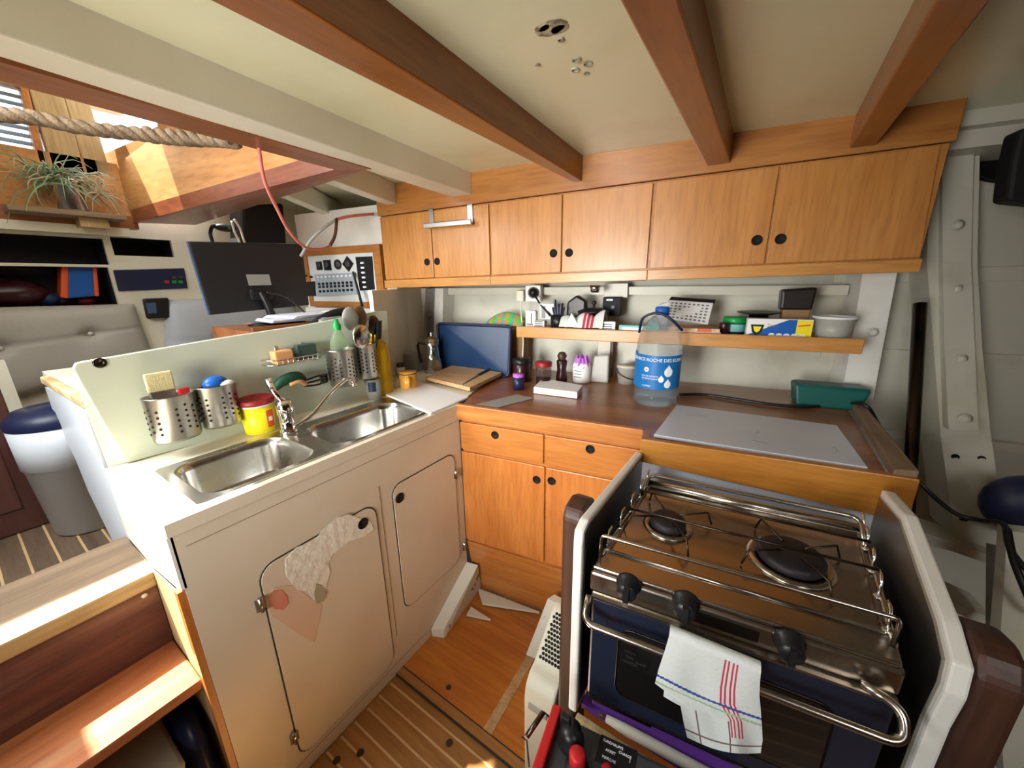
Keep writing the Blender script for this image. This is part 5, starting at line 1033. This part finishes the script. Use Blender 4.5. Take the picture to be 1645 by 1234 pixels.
b = MB(); b.prism([PB(1056, 492, 2.1), PB(1072, 500, 2.1), PB(1074, 486, 2.12), PB(1062, 487, 2.12)], (0, 0.03, 0)); b.box(-0.11, -0.07, 2.1, 2.13, ST + 0.036, 1.32); one('folded_paper', b, 'paper', 'folded white paper behind the blue bottle cap', 'paper', (-0.09, 2.1, ST + 0.036), frame=9)
nb('spice_tin', 'small dark brown tin between the magazines and the green jar', 'tin', 0.185, 2.05, [('body', [(0, 0), (0.021, 0), (0.021, 0.055), (0.019, 0.06), (0, 0.06)], 'jam_dark')])
nb('green_jar', 'squat green jar with a green lid on the shelf', 'jar', 0.235, 2.12, [('body', [(0, 0), (0.044, 0), (0.048, 0.01), (0.048, 0.055), (0, 0.055)], 'tray_blue'), ('label', [(0.0486, 0.015), (0.0486, 0.05)], 'label_teal'), ('lid', [(0.049, 0.054), (0.051, 0.058), (0.051, 0.078), (0.046, 0.083), (0, 0.083)], 'green')])
t = Thing('insecticide_box', 'white blue and yellow carton with a black shield emblem on the shelf', 'carton', (0.39, 2.03, ST), frame=9)
a0, a1, bq, z0, z1 = 0.272, 0.515, 2.0, ST, 1.292
b = MB(); b.box(a0, a1, bq, bq + 0.05, z0, z1, 0.002); b.m = 1
fz = bq - 0.0012
def quad(m, pts, o=0.0): b.m = m; b.prism([(x, fz - o, z) for x, z in pts], (0, 0.001, 0))
quad(1, [(a0 + 0.002, z0 + 0.002), (a0 + 0.002, z0 + 0.012), (a0 + 0.155, z1 - 0.002), (a0 + 0.185, z1 - 0.002), (a0 + 0.185, z0 + 0.002)])
quad(2, [(a0 + 0.185, z0 + 0.002), (a0 + 0.185, z1 - 0.004), (a1 - 0.002, z1 - 0.004), (a1 - 0.002, z0 + 0.002)])
quad(3, [(a0 + 0.014, z1 - 0.026), (a0 + 0.066, z1 - 0.026), (a0 + 0.058, z1 - 0.06), (a0 + 0.040, z1 - 0.075), (a0 + 0.022, z1 - 0.06)], 0.0008)
quad(2, [(a0 + 0.024, z1 - 0.034), (a0 + 0.056, z1 - 0.034), (a0 + 0.050, z1 - 0.054), (a0 + 0.040, z1 - 0.062), (a0 + 0.030, z1 - 0.054)], 0.0014)
quad(4, [(a0 + 0.19, z1 - 0.026), (a1 - 0.01, z1 - 0.020), (a1 - 0.01, z1 - 0.026), (a0 + 0.19, z1 - 0.032)], 0.0008)
for k in range(5): quad(0, [(a0 + 0.098 + 0.028 * k + 0.013 * math.cos(x), z0 + 0.014 + 0.011 * math.sin(x)) for x in [2 * PI * i / 12 for i in range(12)]], 0.001)
b.m = 5; b.text('2en1', 0.022, Matrix.Translation(Vector((a0 + 0.098, fz - 0.0005, z1 - 0.030))) @ rmat('X', 90), 0.0004)
t.part('carton', b, ['white_plastic', 'blue', 'yellow', 'black_plastic', 'orange', 'print_grey'])
nb('saucer', 'thin black dish standing behind the insecticide carton', 'dish', 0.33, 2.13, [('dish', [(0, 0.095), (0.05, 0.095), (0.09, 0.104), (0.092, 0.108), (0.05, 0.100), (0, 0.100)], 'black_plastic'), ('stand', [(0, 0), (0.04, 0), (0.04, 0.094), (0, 0.094)], 'dark_steel')])
t = Thing('coffee_packet', 'tall brown paper packet with a folded black top at the right of the shelf', 'packet', (0.47, 2.13, ST), frame=9)
b = MB(); b.prism([(0.42, 2.10, ST), (0.52, 2.10, ST), (0.525, 2.10, 1.36), (0.415, 2.10, 1.36)], (0, 0.06, 0), 0.008); t.part('bag', b, 'kraft')
b = MB(); b.prism([(0.405, 2.092, 1.325), (0.525, 2.092, 1.325), (0.53, 2.092, 1.425), (0.40, 2.092, 1.415)], (0, 0.07, 0), 0.01); t.part('folded_top', b, 'coffee_foil')
nb('plastic_bowl', 'translucent plastic bowl with a white rim at the right end of the shelf', 'bowl', 0.598, 2.05, [('bowl', [(0, 0), (0.052, 0), (0.056, 0.004), (0.072, 0.092), (0.070, 0.092), (0.053, 0.006), (0, 0.006)], 'milky'), ('rim', [(0.070, 0.090), (0.078, 0.092), (0.078, 0.10), (0.070, 0.101)], 'white_plastic')])
# pole, port, jacket on the right
pt, pb_ = PB(1478, 488, 2.05), PB(1455, 905, 1.72); b = MB(); b.tube([fr9(pt.x, pt.y, pt.z), fr9(pb_.x, pb_.y, FZ + 0.02)], 0.022, 14)
o = hit(1478, 488, N9, 2.05); o2 = hit(1456, 880, N9, 1.70); d = (o2 - o); o3 = o + d * ((o.z - FZ) / (o.z - o2.z)); b = MB(); b.tube([o, o3], [0.021, 0.019], 14); one('metal_pole', b, 'dark_steel', 'dark metal pole standing between the counter and the bolted hull frame', 'pole', tuple(o3))
b = MB(); p = PB(1602, 258, 2.44); b.lathe([(0, 0), (0.085, 0), (0.09, 0.01), (0.075, 0.018), (0.07, 0.006), (0, 0.006)], seg=28, mtx=Matrix.Translation(p + Vector((0.03, 0, 0))) @ rmat('X', 90), sx=1.3); struct('window_2', b, 'black_plastic', 9)
b = MB(); q = [PB(*p, 1.9) for p in ((1640, 205), (1700, 200), (1700, 330), (1618, 322), (1626, 262))]; b.prism(q, (0, 0.08, 0), 0.012); one('hanging_jacket', b, 'black_matt', 'black garment hanging high at the right hull side', 'jacket', tuple(PB(1660, 320, 1.9)), frame=9)
b = MB(); p = PB(1632, 820, 1.62); b.sphere((p.x + 0.05, p.y + 0.05, p.z), 0.12, (0.9, 0.6, 0.85), 20); one('blue_bag', b, 'navy', 'rounded navy bag behind the right hull frame', 'bag', (p.x + 0.05, p.y + 0.05, p.z - 0.1), frame=9)
# ================================================================== NAVIGATION CORNER (left)
t = Thing('chart_table', 'cream chart table with a wooden edge behind the splashback', 'table', (-2.1, 0.7, AZ))
b = MB(); p0, p1 = (-2.42, 0.175), (-1.745, 0.192)
b.box(-2.60, -1.75, 0.20, 1.34, 1.085, 1.12); t.part('top', b, 'cream_paint')
b = MB(); b.prism([(-2.38, 0.172, 1.10), (-1.745, 0.188, 1.10), (-1.745, 0.215, 1.10), (-2.38, 0.20, 1.10)], (0, 0, 0.030), 0.006); t.part('edge', b, 'step_nose')
b = MB(); q = [PY(px, py, 0.19) for px, py in ((72, 622), (78, 655), (98, 690), (122, 740), (142, 790), (186, 880), (220, 897))]; q = [Vector((max(v.x, -2.58), v.y, v.z)) for v in q] + [Vector((-1.735, 0.19, 0.66)), Vector((-1.735, 0.19, 1.10))]
b.prism(q, (0, 0.015, 0)); t.part('end_panel', b, 'bin_white')
b = MB(); b.box(-2.60, -2.58, 0.22, 1.40, AZ, 1.085); t.part('back_panel', b, 'cream_paint')
b = MB(); b.box(-2.46, -2.0, 0.80, 1.33, 1.12, 1.258); b.box(-2.0, -1.985, 0.80, 1.33, 1.13, 1.278, 0.004); t.part('raised_box', b, 'mahogany_y')
t = Thing('monitor', 'black computer monitor seen from behind on a curved stand', 'monitor', (-2.3, 0.95, 1.22))
XM = -2.35; c4 = [PX(*p, XM) for p in ((300, 388), (482, 392), (494, 490), (335, 506))]
b = MB(); b.prism(c4, (0.022, 0, 0), 0.005); t.part('housing', b, 'monitor_black')
b = MB(); b.prism([c4[0] + Vector((-0.004, -0.002, 0.0)), c4[3] + Vector((-0.004, -0.002, 0)), c4[3] + Vector((-0.004, 0.006, 0)), c4[0] + Vector((-0.004, 0.006, 0))], (0.02, 0, 0)); t.part('edge', b, 'screen_edge')
b = MB(); q = [PX(*p, XM + 0.023) for p in ((395, 441), (432, 441), (436, 458), (400, 459))]; b.prism(q, (0.002, 0, 0)); t.part('rating_label', b, 'grey_label')
q = PX(418, 470, XM + 0.03); b = MB(); b.box(XM + 0.02, XM + 0.05, q.y - 0.055, q.y + 0.055, q.z - 0.04, q.z + 0.02, 0.01); t.part('bracket', b, 'black_plastic')
b = MB(); b.tube(smoothpath([(XM + 0.035, q.y, q.z), (XM + 0.06, q.y + 0.01, q.z - 0.06), (XM + 0.06, q.y + 0.03, 1.29), (XM + 0.07, q.y + 0.05, 1.27)], 6), [0.02, 0.019, 0.018, 0.017, 0.017, 0.017, 0.018, 0.019, 0.02, 0.021, 0.022, 0.024, 0.026, 0.028, 0.03, 0.034, 0.04, 0.045, 0.05], 12); b.lathe([(0, 1.259), (0.15, 1.259), (0.15, 1.266), (0.05, 1.274), (0, 1.276)], (XM + 0.06, q.y + 0.05, 0), 28, sx=0.6, sy=1.0); t.part('stand', b, 'black_plastic')
b = MB(); b.tube(smoothpath([(XM + 0.05, q.y + 0.02, q.z), (XM + 0.10, q.y + 0.10, q.z - 0.03), (XM + 0.16, q.y + 0.17, 1.30), (XM + 0.20, q.y + 0.18, 1.268)], 8), 0.005, 6); t.part('cable', b, 'black_plastic')
random.seed(11)
for k, (x, y, rz, lb) in enumerate(((-2.22, 1.16, 0.15, 'loose white papers lying behind the monitor stand, topmost sheets'), (-2.25, 1.12, -0.1, 'white papers under the topmost sheets beside the monitor stand'))):
    b = MB()
    for j in range(4): b.box(-0.12 + 0.01 * j, 0.12 + 0.01 * j, -0.18, 0.20, 0.004 * j, 0.004 * j + 0.003)
    o = one('papers', b, 'paper', lb, 'papers', (x + 0.08, y, 1.282 + 0.018 * (1 - k)), 'papers on the chart table', local=True, rz=rz)
b = MB(); b.tube(smoothpath([(-1.90, 1.02, 1.25), (-1.90, 1.10, 1.30), (-1.90, 1.20, 1.325), (-1.90, 1.28, 1.31), (-1.90, 1.32, 1.27)], 8), 0.02, 10); b.m = 1; b.box(-1.95, -1.85, 1.06, 1.30, 1.12, 1.305, 0.03); one('padded_case', b, ['black_matt', 'porcelain_grey'], 'dark rimmed padded case standing behind the splashback by the utensils', 'case', (-1.9, 1.2, 1.12))
b = MB(); P1, P2 = Vector((-1.80, 1.345, 0.902)), Vector((-2.06, 1.85, 0.902)); b.prism([P1, P2, P2 + Vector((0, 0, 0.53)), P1 + Vector((0, 0, 0.53))], (-0.02, -0.01, 0)); struct('trim_29', b, 'cream_paint')
# electrical panel
t = Thing('electrical_panel', 'white electrical switch panel in a wooden frame left of the wall cabinets', 'switch panel', (-2.15, UB, 1.30), frame=9)
pa = dict(tl=PB(487, 404, UB), tr=PB(607, 390, UB), br=PB(617, 495, UB), bl=PB(497, 488, UB))
L_, R_, Zb, Zt = -2.52, -1.815, 1.312, 1.712
b = MB(); w_ = 0.048
b.box(L_, R_, UB - 0.005, UB + 0.02, Zt - w_, Zt, 0.003); b.box(L_, R_, UB - 0.005, UB + 0.02, Zb, Zb + w_ * 0.8, 0.003); b.box(L_, L_ + w_ * 0.8, UB - 0.005, UB + 0.02, Zb + w_ * 0.8, Zt - w_); b.box(R_ - w_, R_, UB - 0.005, UB + 0.02, Zb + w_ * 0.8, Zt - w_); b.box(R_, R_ + 0.012, UB - 0.003, UB + 0.30, Zb, Zt + 0.0)
t.part('frame', b, 'teak_header')
b = MB(); b.box(L_ + 0.02, R_ - 0.02, UB + 0.004, UB + 0.015, Zb + 0.02, Zt - 0.02); t.part('face', b, 'panel_white')
def pp(px, py): return PB(px, py, UB + 0.002)
def disc(px, py, r, m, nm, sq=False, th=0.006, rot=0):
    p = pp(px, py); b = MB(); mt = Matrix.Translation(p) @ rmat('X', 90) @ Matrix.Rotation(rot, 4, 'Z')
    if sq: tb = bmesh.new(); bmesh.ops.create_cube(tb, size=1); tb.transform(Matrix.Diagonal((2 * r, 2 * r, th, 1))); b.join(tb, mt)
    else: b.lathe([(0, 0), (r, 0), (r, th), (0, th)], seg=24, mtx=mt)
    d = t.part(nm, b, m); b = MB(); b.lathe([(0, th), (r * 0.62, th), (r * 0.62, th + 0.002), (0, th + 0.002)], seg=20, mtx=mt); t.part('dial', b, 'dark_grey', d)
disc(513, 427, 0.028, 'black_plastic', 'gauge', True); disc(526, 426, 0.034, 'black_plastic', 'gauge', True, 0.009); disc(543, 425, 0.033, 'black_plastic', 'gauge'); disc(559, 424, 0.036, 'black_plastic', 'gauge', True, 0.006, PI / 4)
b = MB(); q = [pp(*x) for x in ((506, 441), (571, 438), (574, 473), (511, 476))]; b.prism(q, (0, -0.006, 0)); t.part('breaker_board', b, 'panel_grey')
def lerp4(q, u, v): return q[0].lerp(q[1], u).lerp(q[3].lerp(q[2], u), v)
for i in range(9):
    for j, v in ((0, 0.13), (1, 0.44), (2, 0.58), (3, 0.78)):
        b = MB(); c = lerp4(q, 0.10 + 0.10 * i, v) + Vector((0, -0.009, 0)); hh = 0.008 if j else 0.006; b.box(c.x - 0.009, c.x + 0.009, c.y - 0.003, c.y + 0.004, c.z - hh, c.z + hh)
        t.part('switch', b, 'black_plastic' if j else 'label_white')
b = MB(); q = [pp(*x) for x in ((572, 413), (598, 412), (602, 465), (579, 467))]; b.prism(q, (0, -0.006, 0)); t.part('breaker_board', b, 'black_plastic')
for i in range(6):
    c = lerp4(q, 0.42, 0.18 + 0.145 * i) + Vector((0, -0.010, 0)); b = MB(); b.box(c.x - 0.016, c.x + 0.012, c.y - 0.004, c.y + 0.005, c.z - 0.006, c.z + 0.006, 0.002); t.part('toggle', b, 'label_white')
b = MB(); q = [pp(*x) for x in ((493, 453), (506, 452), (508, 475), (496, 476))]; b.prism(q, (0, -0.008, 0)); t.part('meter', b, 'black_plastic')
for px, py in ((494, 443), (501, 445)): b = MB(); p = pp(px, py); b.lathe([(0, 0), (0.009, 0), (0.008, 0.014), (0, 0.014)], seg=12, mtx=Matrix.Translation(p) @ rmat('X', 90)); t.part('knob', b, 'black_plastic')
b = MB(); q0, q1 = pp(571, 437), PB(582, 492, UB - 0.09); b.tube([q0 + Vector((0, -0.02, 0)), q1], [0.007, 0.009], 8); one('radio_antenna', b, 'black_plastic', 'thin black stick leaning in front of the switch panel', 'antenna', tuple(q1), frame=9)
b = MB(); b.box(-2.60, -1.80, 2.0, 2.36, 1.25, 1.95, 0.004); b.box(-2.60, -1.80, 1.975, 2.0, 1.25, 1.305); one('electric_locker', b, 'white_paint', 'white painted locker behind the switch panel', 'locker', (-2.2, 2.1, 1.25), frame=9)
b = MB(); b.box(-2.60, -2.05, 2.18, 2.2, AZ, 1.25); struct('trim_26', b, 'cream_paint', 9)
# left hull bulkhead below the wall cabinets
b = MB(); b.box(-1.80, -1.72, 1.99, 2.34, 0.86, 1.44); struct('trim_27', b, 'cream_paint', 9)
# things behind the monitor
b = MB(); q = [PX(*p, -2.9) for p in ((388, 330), (456, 326), (462, 395), (390, 395))]; b.prism(q, (-0.2, 0, 0), 0.02); one('black_case', b, 'black_matt', 'black box hanging under the side deck behind the monitor', 'box', tuple(q[0]))
b = MB(); q = PX(362, 366, -2.95); b.sphere(q, 0.05, (0.6, 1.3, 0.5), 14); b.m = 0; b.tube(smoothpath([q, PX(344, 362, -2.95), PX(338, 374, -2.95), PX(342, 390, -2.95)], 6), 0.010, 6); one('power_adapter', b, 'black_plastic', 'black power adapter with a cord on the ledge behind the monitor', 'adapter', tuple(q))
for k, (a_, c_, d_) in enumerate((((372, 355), (378, 375), (386, 392)), ((376, 352), (386, 368), (393, 390)))):
    b = MB(); b.tube(smoothpath([PX(*a_, -2.9), PX(*c_, -2.9), PX(*d_, -2.9)], 6), 0.007, 6); one('wire', b, 'ivory', ('left' if k == 0 else 'right') + ' one of two pale wires hanging behind the monitor', 'wire', tuple(PX(*d_, -2.9)), 'pale wires behind the monitor')
b = MB(); q = [(415, 232), (425, 290), (445, 335), (465, 372), (490, 397), (515, 400), (530, 395)]; xs = [-1.52, -1.6, -1.7, -1.8, -1.9, -1.95, -2.0]
b.tube(smoothpath([PX(*p, x) for p, x in zip(q, xs)], 8), 0.0065, 8); b.m = 1; b.tube(smoothpath([PX(530, 395, -2.0), PX(538, 378, -2.05), PX(541, 352, -2.1)], 6), 0.0085, 8); b.m = 0; b.tube(smoothpath([PX(541, 352, -2.1), PX(565, 347, -2.1), PX(600, 344, -2.1)], 6), 0.0085, 8)
one('red_cord', b, ['red_cord', 'brown_cord'], 'pinkish red cable drooping from the hatch edge to the deckhead', 'cable', tuple(PX(415, 232, -1.52)))
b = MB(); b.tube(smoothpath([PX(541, 352, -2.12), PX(518, 368, -2.15), PX(500, 385, -2.2), PX(483, 412, -2.25)], 8), 0.008, 8); one('grey_cord', b, 'grey_label', 'light grey cable running down beside the monitor', 'cable', tuple(PX(483, 412, -2.25)))
# rope across the hatch
def ropepath():
    return smoothpath([PX(-60, 178, -2.15), PX(0, 184, -2.1), PX(60, 190, -2.05), PX(120, 203, -2.0), PX(180, 211, -1.95), PX(240, 217, -1.88), PX(300, 222, -1.78), PX(345, 223, -1.68), PX(378, 226, -1.56)], 14)
RP = ropepath(); b = MB(); tot = 0; acc = [0]
for i in range(1, len(RP)): acc.append(acc[-1] + (RP[i] - RP[i - 1]).length)
for st in range(3):
    pts = []
    for i, p in enumerate(RP):
        tg = (RP[min(i + 1, len(RP) - 1)] - RP[max(i - 1, 0)]).normalized(); n1 = tg.cross(Vector((0, 0, 1))).normalized(); n2 = tg.cross(n1); a = acc[i] / 0.11 * 2 * PI + st * 2 * PI / 3
        rr = 0.011 * (1.35 if i > len(RP) - 45 else 1.0); pts.append(p + (n1 * math.cos(a) + n2 * math.sin(a)) * rr)
    b.tube(pts, 0.0125, 8)
one('mooring_rope', b, 'rope', 'thick twisted hemp rope stretched across the companionway hatch', 'rope', tuple(RP[0]))
# plant shelf
t = Thing('plant_shelf', 'narrow weathered shelf on the hatch coaming under the air plants', 'shelf', (-3.05, 0.5, 1.83))
q = [PX(10, 334, -3.0), PX(200, 332, -3.0)]; zs_ = 1.828
b = MB(); b.box(-3.165, -3.0, PX(12, 334, -3.0).y, PX(200, 334, -3.0).y, zs_, zs_ + 0.025, 0.003); t.part('board', b, 'old_shelf'); b = MB(); b.box(-3.165, -3.06, 0.53, 0.64, zs_ - 0.045, zs_); t.part('bracket', b, 'pale_wood')
pc = PX(117, 328, -3.06); pz = zs_ + 0.025
t = Thing('plant_jar', 'shiny steel jar holding curly air plants on the weathered shelf', 'jar', (-3.07, pc.y, pz))
b = MB(); b.lathe([(0, pz), (0.052, pz), (0.055, pz + 0.008), (0.055, pz + 0.145), (0.058, pz + 0.15), (0.053, pz + 0.15), (0.05, pz + 0.01), (0, pz + 0.01)], (-3.07, pc.y, 0), 26); t.part('jar', b, 'steel')
random.seed(21)
def tuft(cx, cy, cz, n, L, spread, droop, name, label, mats, loc):
    b = MB()
    for k in range(n):
        b.m = random.choice((0, 0, 1, 2)) if len(mats) > 2 else random.choice((0, 1)); a = random.uniform(0, 2 * PI); e_ = random.uniform(-0.3, 1.3); l = L * random.uniform(0.5, 1.1); pts = []; p = Vector((cx + random.uniform(-0.02, 0.02), cy + random.uniform(-0.02, 0.02), cz)); d = Vector((math.cos(a) * spread, math.sin(a) * spread, math.sin(e_))).normalized()
        for i in range(8):
            pts.append(p.copy()); p = p + d * l / 7; d = (d + Vector((random.uniform(-0.35, 0.35), random.uniform(-0.35, 0.35), random.uniform(-0.35, 0.25) - droop * i / 7))).normalized()
            p.x = min(max(p.x, -3.16), -2.9)
        b.tube(pts, [0.005 * (1 - i / 8.5) for i in range(8)], 5)
    return one(name, b, mats, label, 'plant', loc)
yL = PX(75, 300, -3.05).y
tuft(-3.07, pc.y, pz + 0.15, 60, 0.20, 1.0, 0.5, 'air_plant', 'curly grey air plant spilling from the steel jar', ['leaf_grey', 'leaf_dry', 'leaf'], (-3.07, pc.y, pz + 0.15))
tuft(-3.05, yL, pz + 0.12, 60, 0.24, 0.45, 0.75, 'air_plant', 'greener trailing air plant left of the steel jar', ['leaf', 'leaf', 'leaf_dry'], (-3.05, yL, pz + 0.1))
tuft(-3.05, PX(150, 290, -3.05).y, pz + 0.10, 40, 0.16, 0.4, 0.6, 'air_plant', 'dry beige air plant right of the steel jar', ['leaf_dry', 'leaf_grey', 'leaf_dry'], (-3.05, PX(150, 290, -3.05).y, pz + 0.08))
# saloon cushions, radio, gauges, locker contents
def cushion(q, label, m):
    t = Thing('back_cushion', label, 'cushion', tuple(PX(*q[2], WX + 0.01)), 'buttoned vinyl back cushions'); P = [PX(px, py, WX + 0.075) for px, py in q]
    b = MB(); bt = lambda u, v: P[0].lerp(P[1], u).lerp(P[3].lerp(P[2], u), v)
    btn = [(0.33, 0.42), (0.72, 0.40)]
    def fn(u, v):
        p = bt(u, v).copy(); e_ = (1 - (2 * u - 1) ** 6) * (1 - (2 * v - 1) ** 6); d = 0.075 * e_ ** 0.5 if e_ > 0 else 0
        for bu, bv in btn: r = math.hypot((u - bu) * 1.6, v - bv); d -= 0.035 * math.exp(-(r / 0.07) ** 2) + 0.012 * math.exp(-(r / 0.2) ** 2)
        d -= 0.008 * math.exp(-((v - 0.41) / 0.02) ** 2)
        p.x = WX + 0.005 + max(d, 0); return p
    b.grid(fn, 48, 32); t.part('cover', b, m)
    for bu, bv in btn: p = bt(bu, bv); b = MB(); b.sphere((WX + 0.045, p.y, p.z), 0.012, (0.6, 1, 1), 12); t.part('button', b, 'button_white')
cushion(((-160, 498), (221, 489), (252, 575), (-160, 700)), 'buttoned grey vinyl back cushion under the dark lockers', 'vinyl')
cushion(((270, 483), (480, 478), (500, 640), (272, 640)), 'buttoned bluish back cushion behind the monitor', 'vinyl_blue')
t = Thing('radio', 'black marine radio panel with red and green buttons let into the bulkhead', 'radio', tuple(PX(240, 450, WX)))
b = MB(); b.prism([PX(*p, WX + 0.001) for p in ((181, 434), (295, 431), (301, 463), (190, 468))], (0.012, 0, 0), 0.004); t.part('face', b, 'navy')
for px, py, m in ((268, 453, 'red'), (280, 453, 'green'), (290, 453, 'green'), (280, 446, 'dark_grey'), (290, 445, 'dark_grey')): b = MB(); p = PX(px, py, WX + 0.013); b.box(p.x, p.x + 0.004, p.y - 0.012, p.y + 0.012, p.z - 0.009, p.z + 0.009, 0.002); t.part('button', b, m)
t = Thing('depth_gauge', 'small black square instrument between the two back cushions', 'instrument', tuple(PX(250, 495, WX)))
b = MB(); b.prism([PX(*p, WX + 0.001) for p in ((227, 480), (268, 478), (270, 510), (234, 512))], (0.04, 0, 0), 0.01); t.part('case', b, 'black_plastic'); b = MB(); b.prism([PX(*p, WX + 0.042) for p in ((234, 487), (250, 486), (252, 503), (238, 504))], (0.002, 0, 0)); t.part('screen', b, 'screen_edge')
t = Thing('blue_package', 'blue package with red ends on the left locker shelf', 'package', tuple(PX(130, 475, WX - 0.12)))
b = MB(); b.prism([PX(*p, WX - 0.06) for p in ((108, 428), (150, 426), (155, 476), (108, 480))], (-0.12, 0, 0), 0.01); t.part('body', b, 'blue'); b = MB(); b.prism([PX(*p, WX - 0.055) for p in ((98, 428), (110, 427), (110, 480), (98, 478))], (-0.13, 0, 0), 0.006); t.part('end_cap', b, 'orange'); b = MB(); b.prism([PX(*p, WX - 0.055) for p in ((149, 430), (156, 430), (160, 476), (152, 476))], (-0.13, 0, 0), 0.006); t.part('end_cap', b, 'orange')
for px, py, r, m, lb in ((20, 462, 0.10, 'jam_dark', 'dark red folded fabric at the far left of the locker shelf'), (62, 452, 0.055, 'tray_blue', 'dark blue folded fabric beside the red fabric in the locker'), (92, 466, 0.035, 'coffee_foil', 'dark brown bundle in the middle of the locker shelf'), (140, 486, 0.03, 'deep_red', 'small red bundle in front of the blue package')):
    p = PX(px, py, WX - 0.13); p.z = 1.372 + r * 0.75; b = MB(); b.grid(lambda u, v: (p.x + r * 0.8 * math.cos(PI * (v - 0.5)) * math.cos(2 * PI * u) * (1 + 0.12 * math.sin(9 * u * 2)), p.y + 1.3 * r * math.cos(PI * (v - 0.5)) * math.sin(2 * PI * u), p.z + 0.74 * r * math.sin(PI * (v - 0.5)) * (1 + 0.1 * math.sin(6 * PI * u))), 24, 12)
    one('folded_fabric', b, m, lb, 'fabric', (p.x, p.y, 1.372), 'bundles on the left locker shelf')
# waste bin and dark locker door
bc = (-2.64, 0.21); t = Thing('waste_bin', 'white plastic waste bin with a navy lid under the chart table end', 'bin', (bc[0], bc[1], AZ))
b = MB(); b.lathe([(0, AZ), (0.125, AZ), (0.135, AZ + 0.01), (0.155, AZ + 0.34), (0.162, AZ + 0.345), (0.165, AZ + 0.53), (0, AZ + 0.53)], (bc[0], bc[1], 0), 36); t.part('body', b, 'bin_white', smooth=False)
b = MB(); b.lathe([(0.166, AZ + 0.53), (0.168, AZ + 0.56), (0.135, AZ + 0.60), (0, AZ + 0.61)], (bc[0], bc[1], 0), 36); t.part('lid', b, 'navy')
f = MB(); f.prism([(-2.86, 0.085, AZ), (-2.80, 0.085, AZ), (-2.80, 0.085, 1.16), (-2.86, 0.085, 1.16)], (0, 0.04, 0)); struct('trim_28', f, 'cream_paint')
t = Thing('locker_door', 'dark red wooden locker door low at the left edge', 'door', (-2.81, -0.3, AZ)); b = MB(); b.box(-2.82, -2.80, -1.0, 0.083, AZ + 0.005, 1.12, 0.004); t.part('panel', b, 'door_red'); b = MB(); b.box(-2.80, -2.795, -0.9, 0.02, AZ + 0.12, 0.95, 0.01); t.part('raised_panel', b, 'door_red')
for me in list(bpy.data.meshes):
    if me.users == 0: bpy.data.meshes.remove(me)
for me in bpy.data.meshes: me.transform(Matrix.Scale(S, 4)); me.update()
for o in sc.objects:
    if o.type not in ('CAMERA', 'LIGHT'): o.location *= S
bpy.context.view_layer.update()
